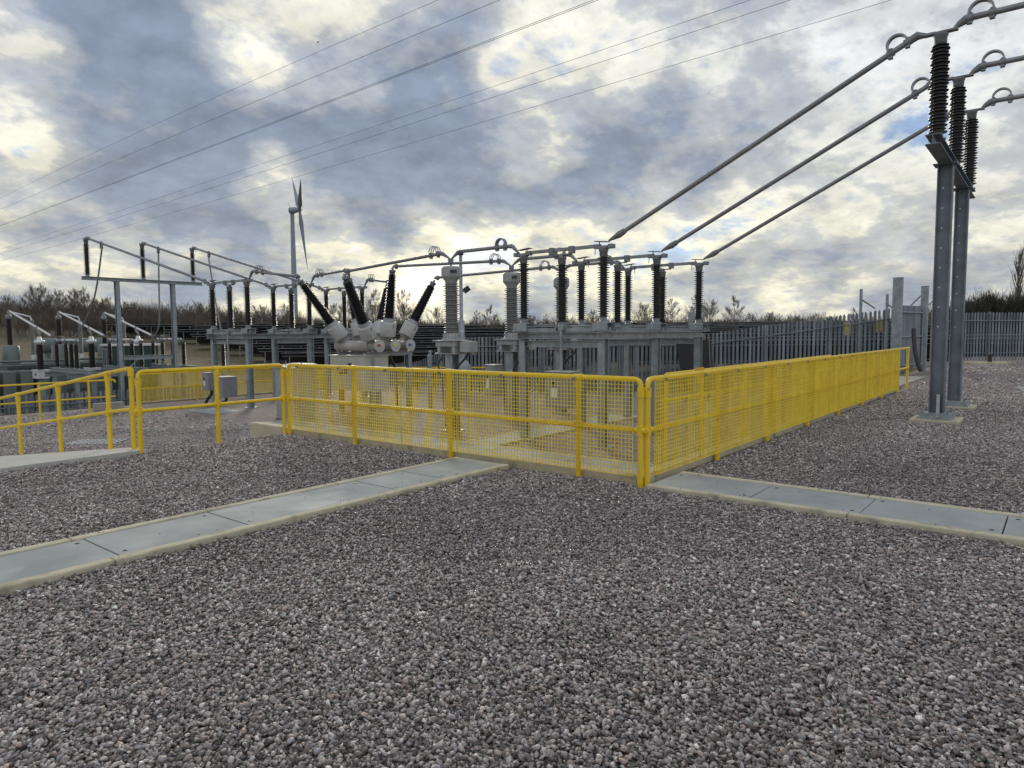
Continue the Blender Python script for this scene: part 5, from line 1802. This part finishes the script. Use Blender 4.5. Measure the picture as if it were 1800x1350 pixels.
# dark bushy trees and the upright poplar at the right edge
T_BUSH = bare_tree(8, 6, 4.4, 22, tw=0.028, start=0.05)
bp_ = None
for px, py, d, lb in ((1712, 520, 56, "dark scrubby tree right beside the far portal post"), (1738, 503, 58, "tallest dark scrubby tree above the right background fence"), (1764, 512, 57, "dark scrubby tree at the foot of the upright poplar"), (1790, 508, 59, "dark scrubby tree at the right edge of the picture"), (1820, 505, 58, "dark scrubby tree cut by the right edge")):
    top = at(px, py, d); p = Vector((top.x, top.y, -1.2)); s = (top.z + 1.2) / max(v[2] for v in T_BUSH[1].v)
    if bp_ is None:
        bp_ = tree_thing("scrubby_tree", T_BUSH, BARKD, BARKD, lb, "tree", p, "dark trees at the right", s)
    else:
        dup(bp_, p, lb, "dark trees at the right", random.uniform(0, 6), (s * 1.1, s * 1.1, s))

def poplar():
    rd = random.Random(5)
    top = at(1792, 434, 66); z0 = -1.0
    h = top.z - z0
    root = thing("poplar_tree", "tall upright leafless poplar at the right edge", "tree", (top.x, top.y, z0))
    tr, cr = MB(), MB()
    tr.path([(top.x, top.y, z0 - 0.3), (top.x + 0.1, top.y, z0 + h * 0.5), (top.x, top.y, z0 + h * 0.96)], [0.16, 0.09, 0.02], 6)
    for i in range(46):
        f = rd.uniform(0.18, 0.85); an = rd.uniform(0, 6.28)
        b = Vector((top.x, top.y, z0 + h * f))
        ln = h * rd.uniform(0.16, 0.30) * (1.12 - f * 0.7)
        d = Vector((math.cos(an) * 0.30, math.sin(an) * 0.30, 1)).normalized()
        q = b + d * ln * 0.5; e = b + d * ln + Vector((0, 0, ln * 0.15))
        cr.path([b, q, e], [0.05, 0.032, 0.012], 3, False)
        for k in range(9):
            g = rd.uniform(0.2, 1.0); s = b + (e - b) * g
            dd = Vector((rd.uniform(-0.45, 0.45), rd.uniform(-0.45, 0.45), 1)).normalized()
            cr.path([s, s + dd * rd.uniform(0.4, 1.0)], [0.018, 0.008], 3, False)
    tr.build("trunk", BARKL, root); cr.build("crown", BARKL, root)
poplar()

# ------------------------------------------------------------------ wind turbine
def turbine():
    d = 470.0
    hub = at(526.5, 369, d)
    tw = at(513.5, 372, d)
    root = thing("wind_turbine", "three-bladed wind turbine seen nearly edge-on beyond the left disconnector", "wind turbine", (tw.x, tw.y, 4))
    MB().lathe([(2.0, 4), (1.75, hub.z * 0.5), (1.25, hub.z - 2.2)], (tw.x, tw.y, 0), n=20).build("tower", TURB, root)
    fw = hub - CAM; fw.z = 0; fw.normalize()
    side = Vector((fw.y, -fw.x, 0))
    ax = (side * 0.997 + fw * 0.06).normalized()
    ax = (ax + Vector((0, 0, 0.112))).normalized()          # rotor axis, tilted up
    c = hub
    nc = MB().path([c - ax * 7.2, c - ax * 6.6, c - ax * 3.0, c - ax * 1.0], [1.2, 1.9, 2.1, 1.5], 12)
    nc.box(tw + Vector((0, 0, 0.4)), (2.6, 2.6, 4.2), None, 0.6)
    nac = nc.build("nacelle", TURB, root)
    MB().path([c - ax * 6 + Vector((0, 0, 1.5)), c - ax * 7 + Vector((0, 0, 4.8))], 0.12, 5).build("wind_vane", TURB, nac)
    rotor = MB().path([c - ax * 1.0, c, c + ax * 1.0, c + ax * 1.6], [1.1, 1.35, 0.95, 0.2], 14).build("hub", TURB, root)
    e1 = (Vector((0, 0, 1)) - ax * ax.z).normalized()
    e2 = ax.cross(e1)
    for k in range(3):
        an = R(192 + 120 * k)
        dr = e1 * math.cos(an) + e2 * math.sin(an)
        td = (e2 * math.cos(an) - e1 * math.sin(an))
        vs = []
        ln = 40.5
        stn = [(0.0, 0.9, 0.9), (0.05, 0.9, 0.85), (0.2, 1.75, 0.45), (0.5, 1.15, 0.25), (0.8, 0.65, 0.14), (1.0, 0.12, 0.05)]
        n = 8
        for f, ch, th in stn:
            p = c + dr * (ln * f) + ax * (0.4 * f * f)
            tw_ = R(68 - 30 * f)
            u = td * math.cos(tw_) + ax * math.sin(tw_)
            v = ax * math.cos(tw_) - td * math.sin(tw_)
            for j in range(n):
                a = 2 * math.pi * j / n
                vs.append(p + u * (ch * math.cos(a)) + v * (th * math.sin(a)))
        fs = [(i * n + j, i * n + (j + 1) % n, (i + 1) * n + (j + 1) % n, (i + 1) * n + j) for i in range(len(stn) - 1) for j in range(n)]
        MB().add(vs, fs, True).build("blade", TURB, root)
turbine()

# ------------------------------------------------------------------ overhead line conductors
def conductor(p0, d0, p1, d1, r, label, sag=0.0, twin=0.0):
    a, b = at(*p0, d0), at(*p1, d1)
    a, b = a + (a - b) * 0.25, b + (b - a) * 0.35
    m = MB()
    sd = Vector(((b - a).y, -(b - a).x, 0)).normalized()
    for o in ((-0.5, 0.5) if twin else (0,)):
        pts = []
        for i in range(41):
            t = i / 40
            pts.append(a + (b - a) * t + sd * (o * twin) - Vector((0, 0, 4 * sag * t * (1 - t))))
        m.path(pts, r, 5)
    single(m, "overhead_conductor", WIRE, label, "cable", "overhead line conductors")
conductor((0, 355), 170, (815, 0), 72, 0.020, "highest overhead conductor, faintest at the upper left", -1.6)
conductor((0, 370), 165, (890, 0), 70, 0.023, "second highest overhead conductor crossing the sky", -0.4)
conductor((0, 396), 150, (1040, 0), 62, 0.022, "thick twin overhead conductor, third from the top", 0.2, 0.28)
conductor((0, 436), 170, (1295, 0), 66, 0.020, "fourth overhead conductor from the top, close above the fifth", 0.6)
conductor((0, 443), 160, (1355, 0), 62, 0.020, "fifth overhead conductor from the top, close below the fourth", 0.8)
conductor((0, 455), 170, (1520, 0), 62, 0.019, "lowest overhead conductor, crossing the turbine blades", 1.0)

# one small bird high up
bd = at(559, 74, 60)
m = MB().path([bd - CR * 0.12, bd, bd + CR * 0.12], [0.02, 0.05, 0.015], 6)
m.add([bd - CR * 0.05, bd + CR * 0.05, bd + CU * 0.14 + F0 * 0.2 + CR * 0.02, bd - CU * 0.10 - F0 * 0.2], [(0, 1, 2), (1, 0, 3)])
single(m, "bird", BLACK, "tiny dark bird high in the sky", "bird")

for o in bpy.data.objects:
    if "_o" in o: del o["_o"]
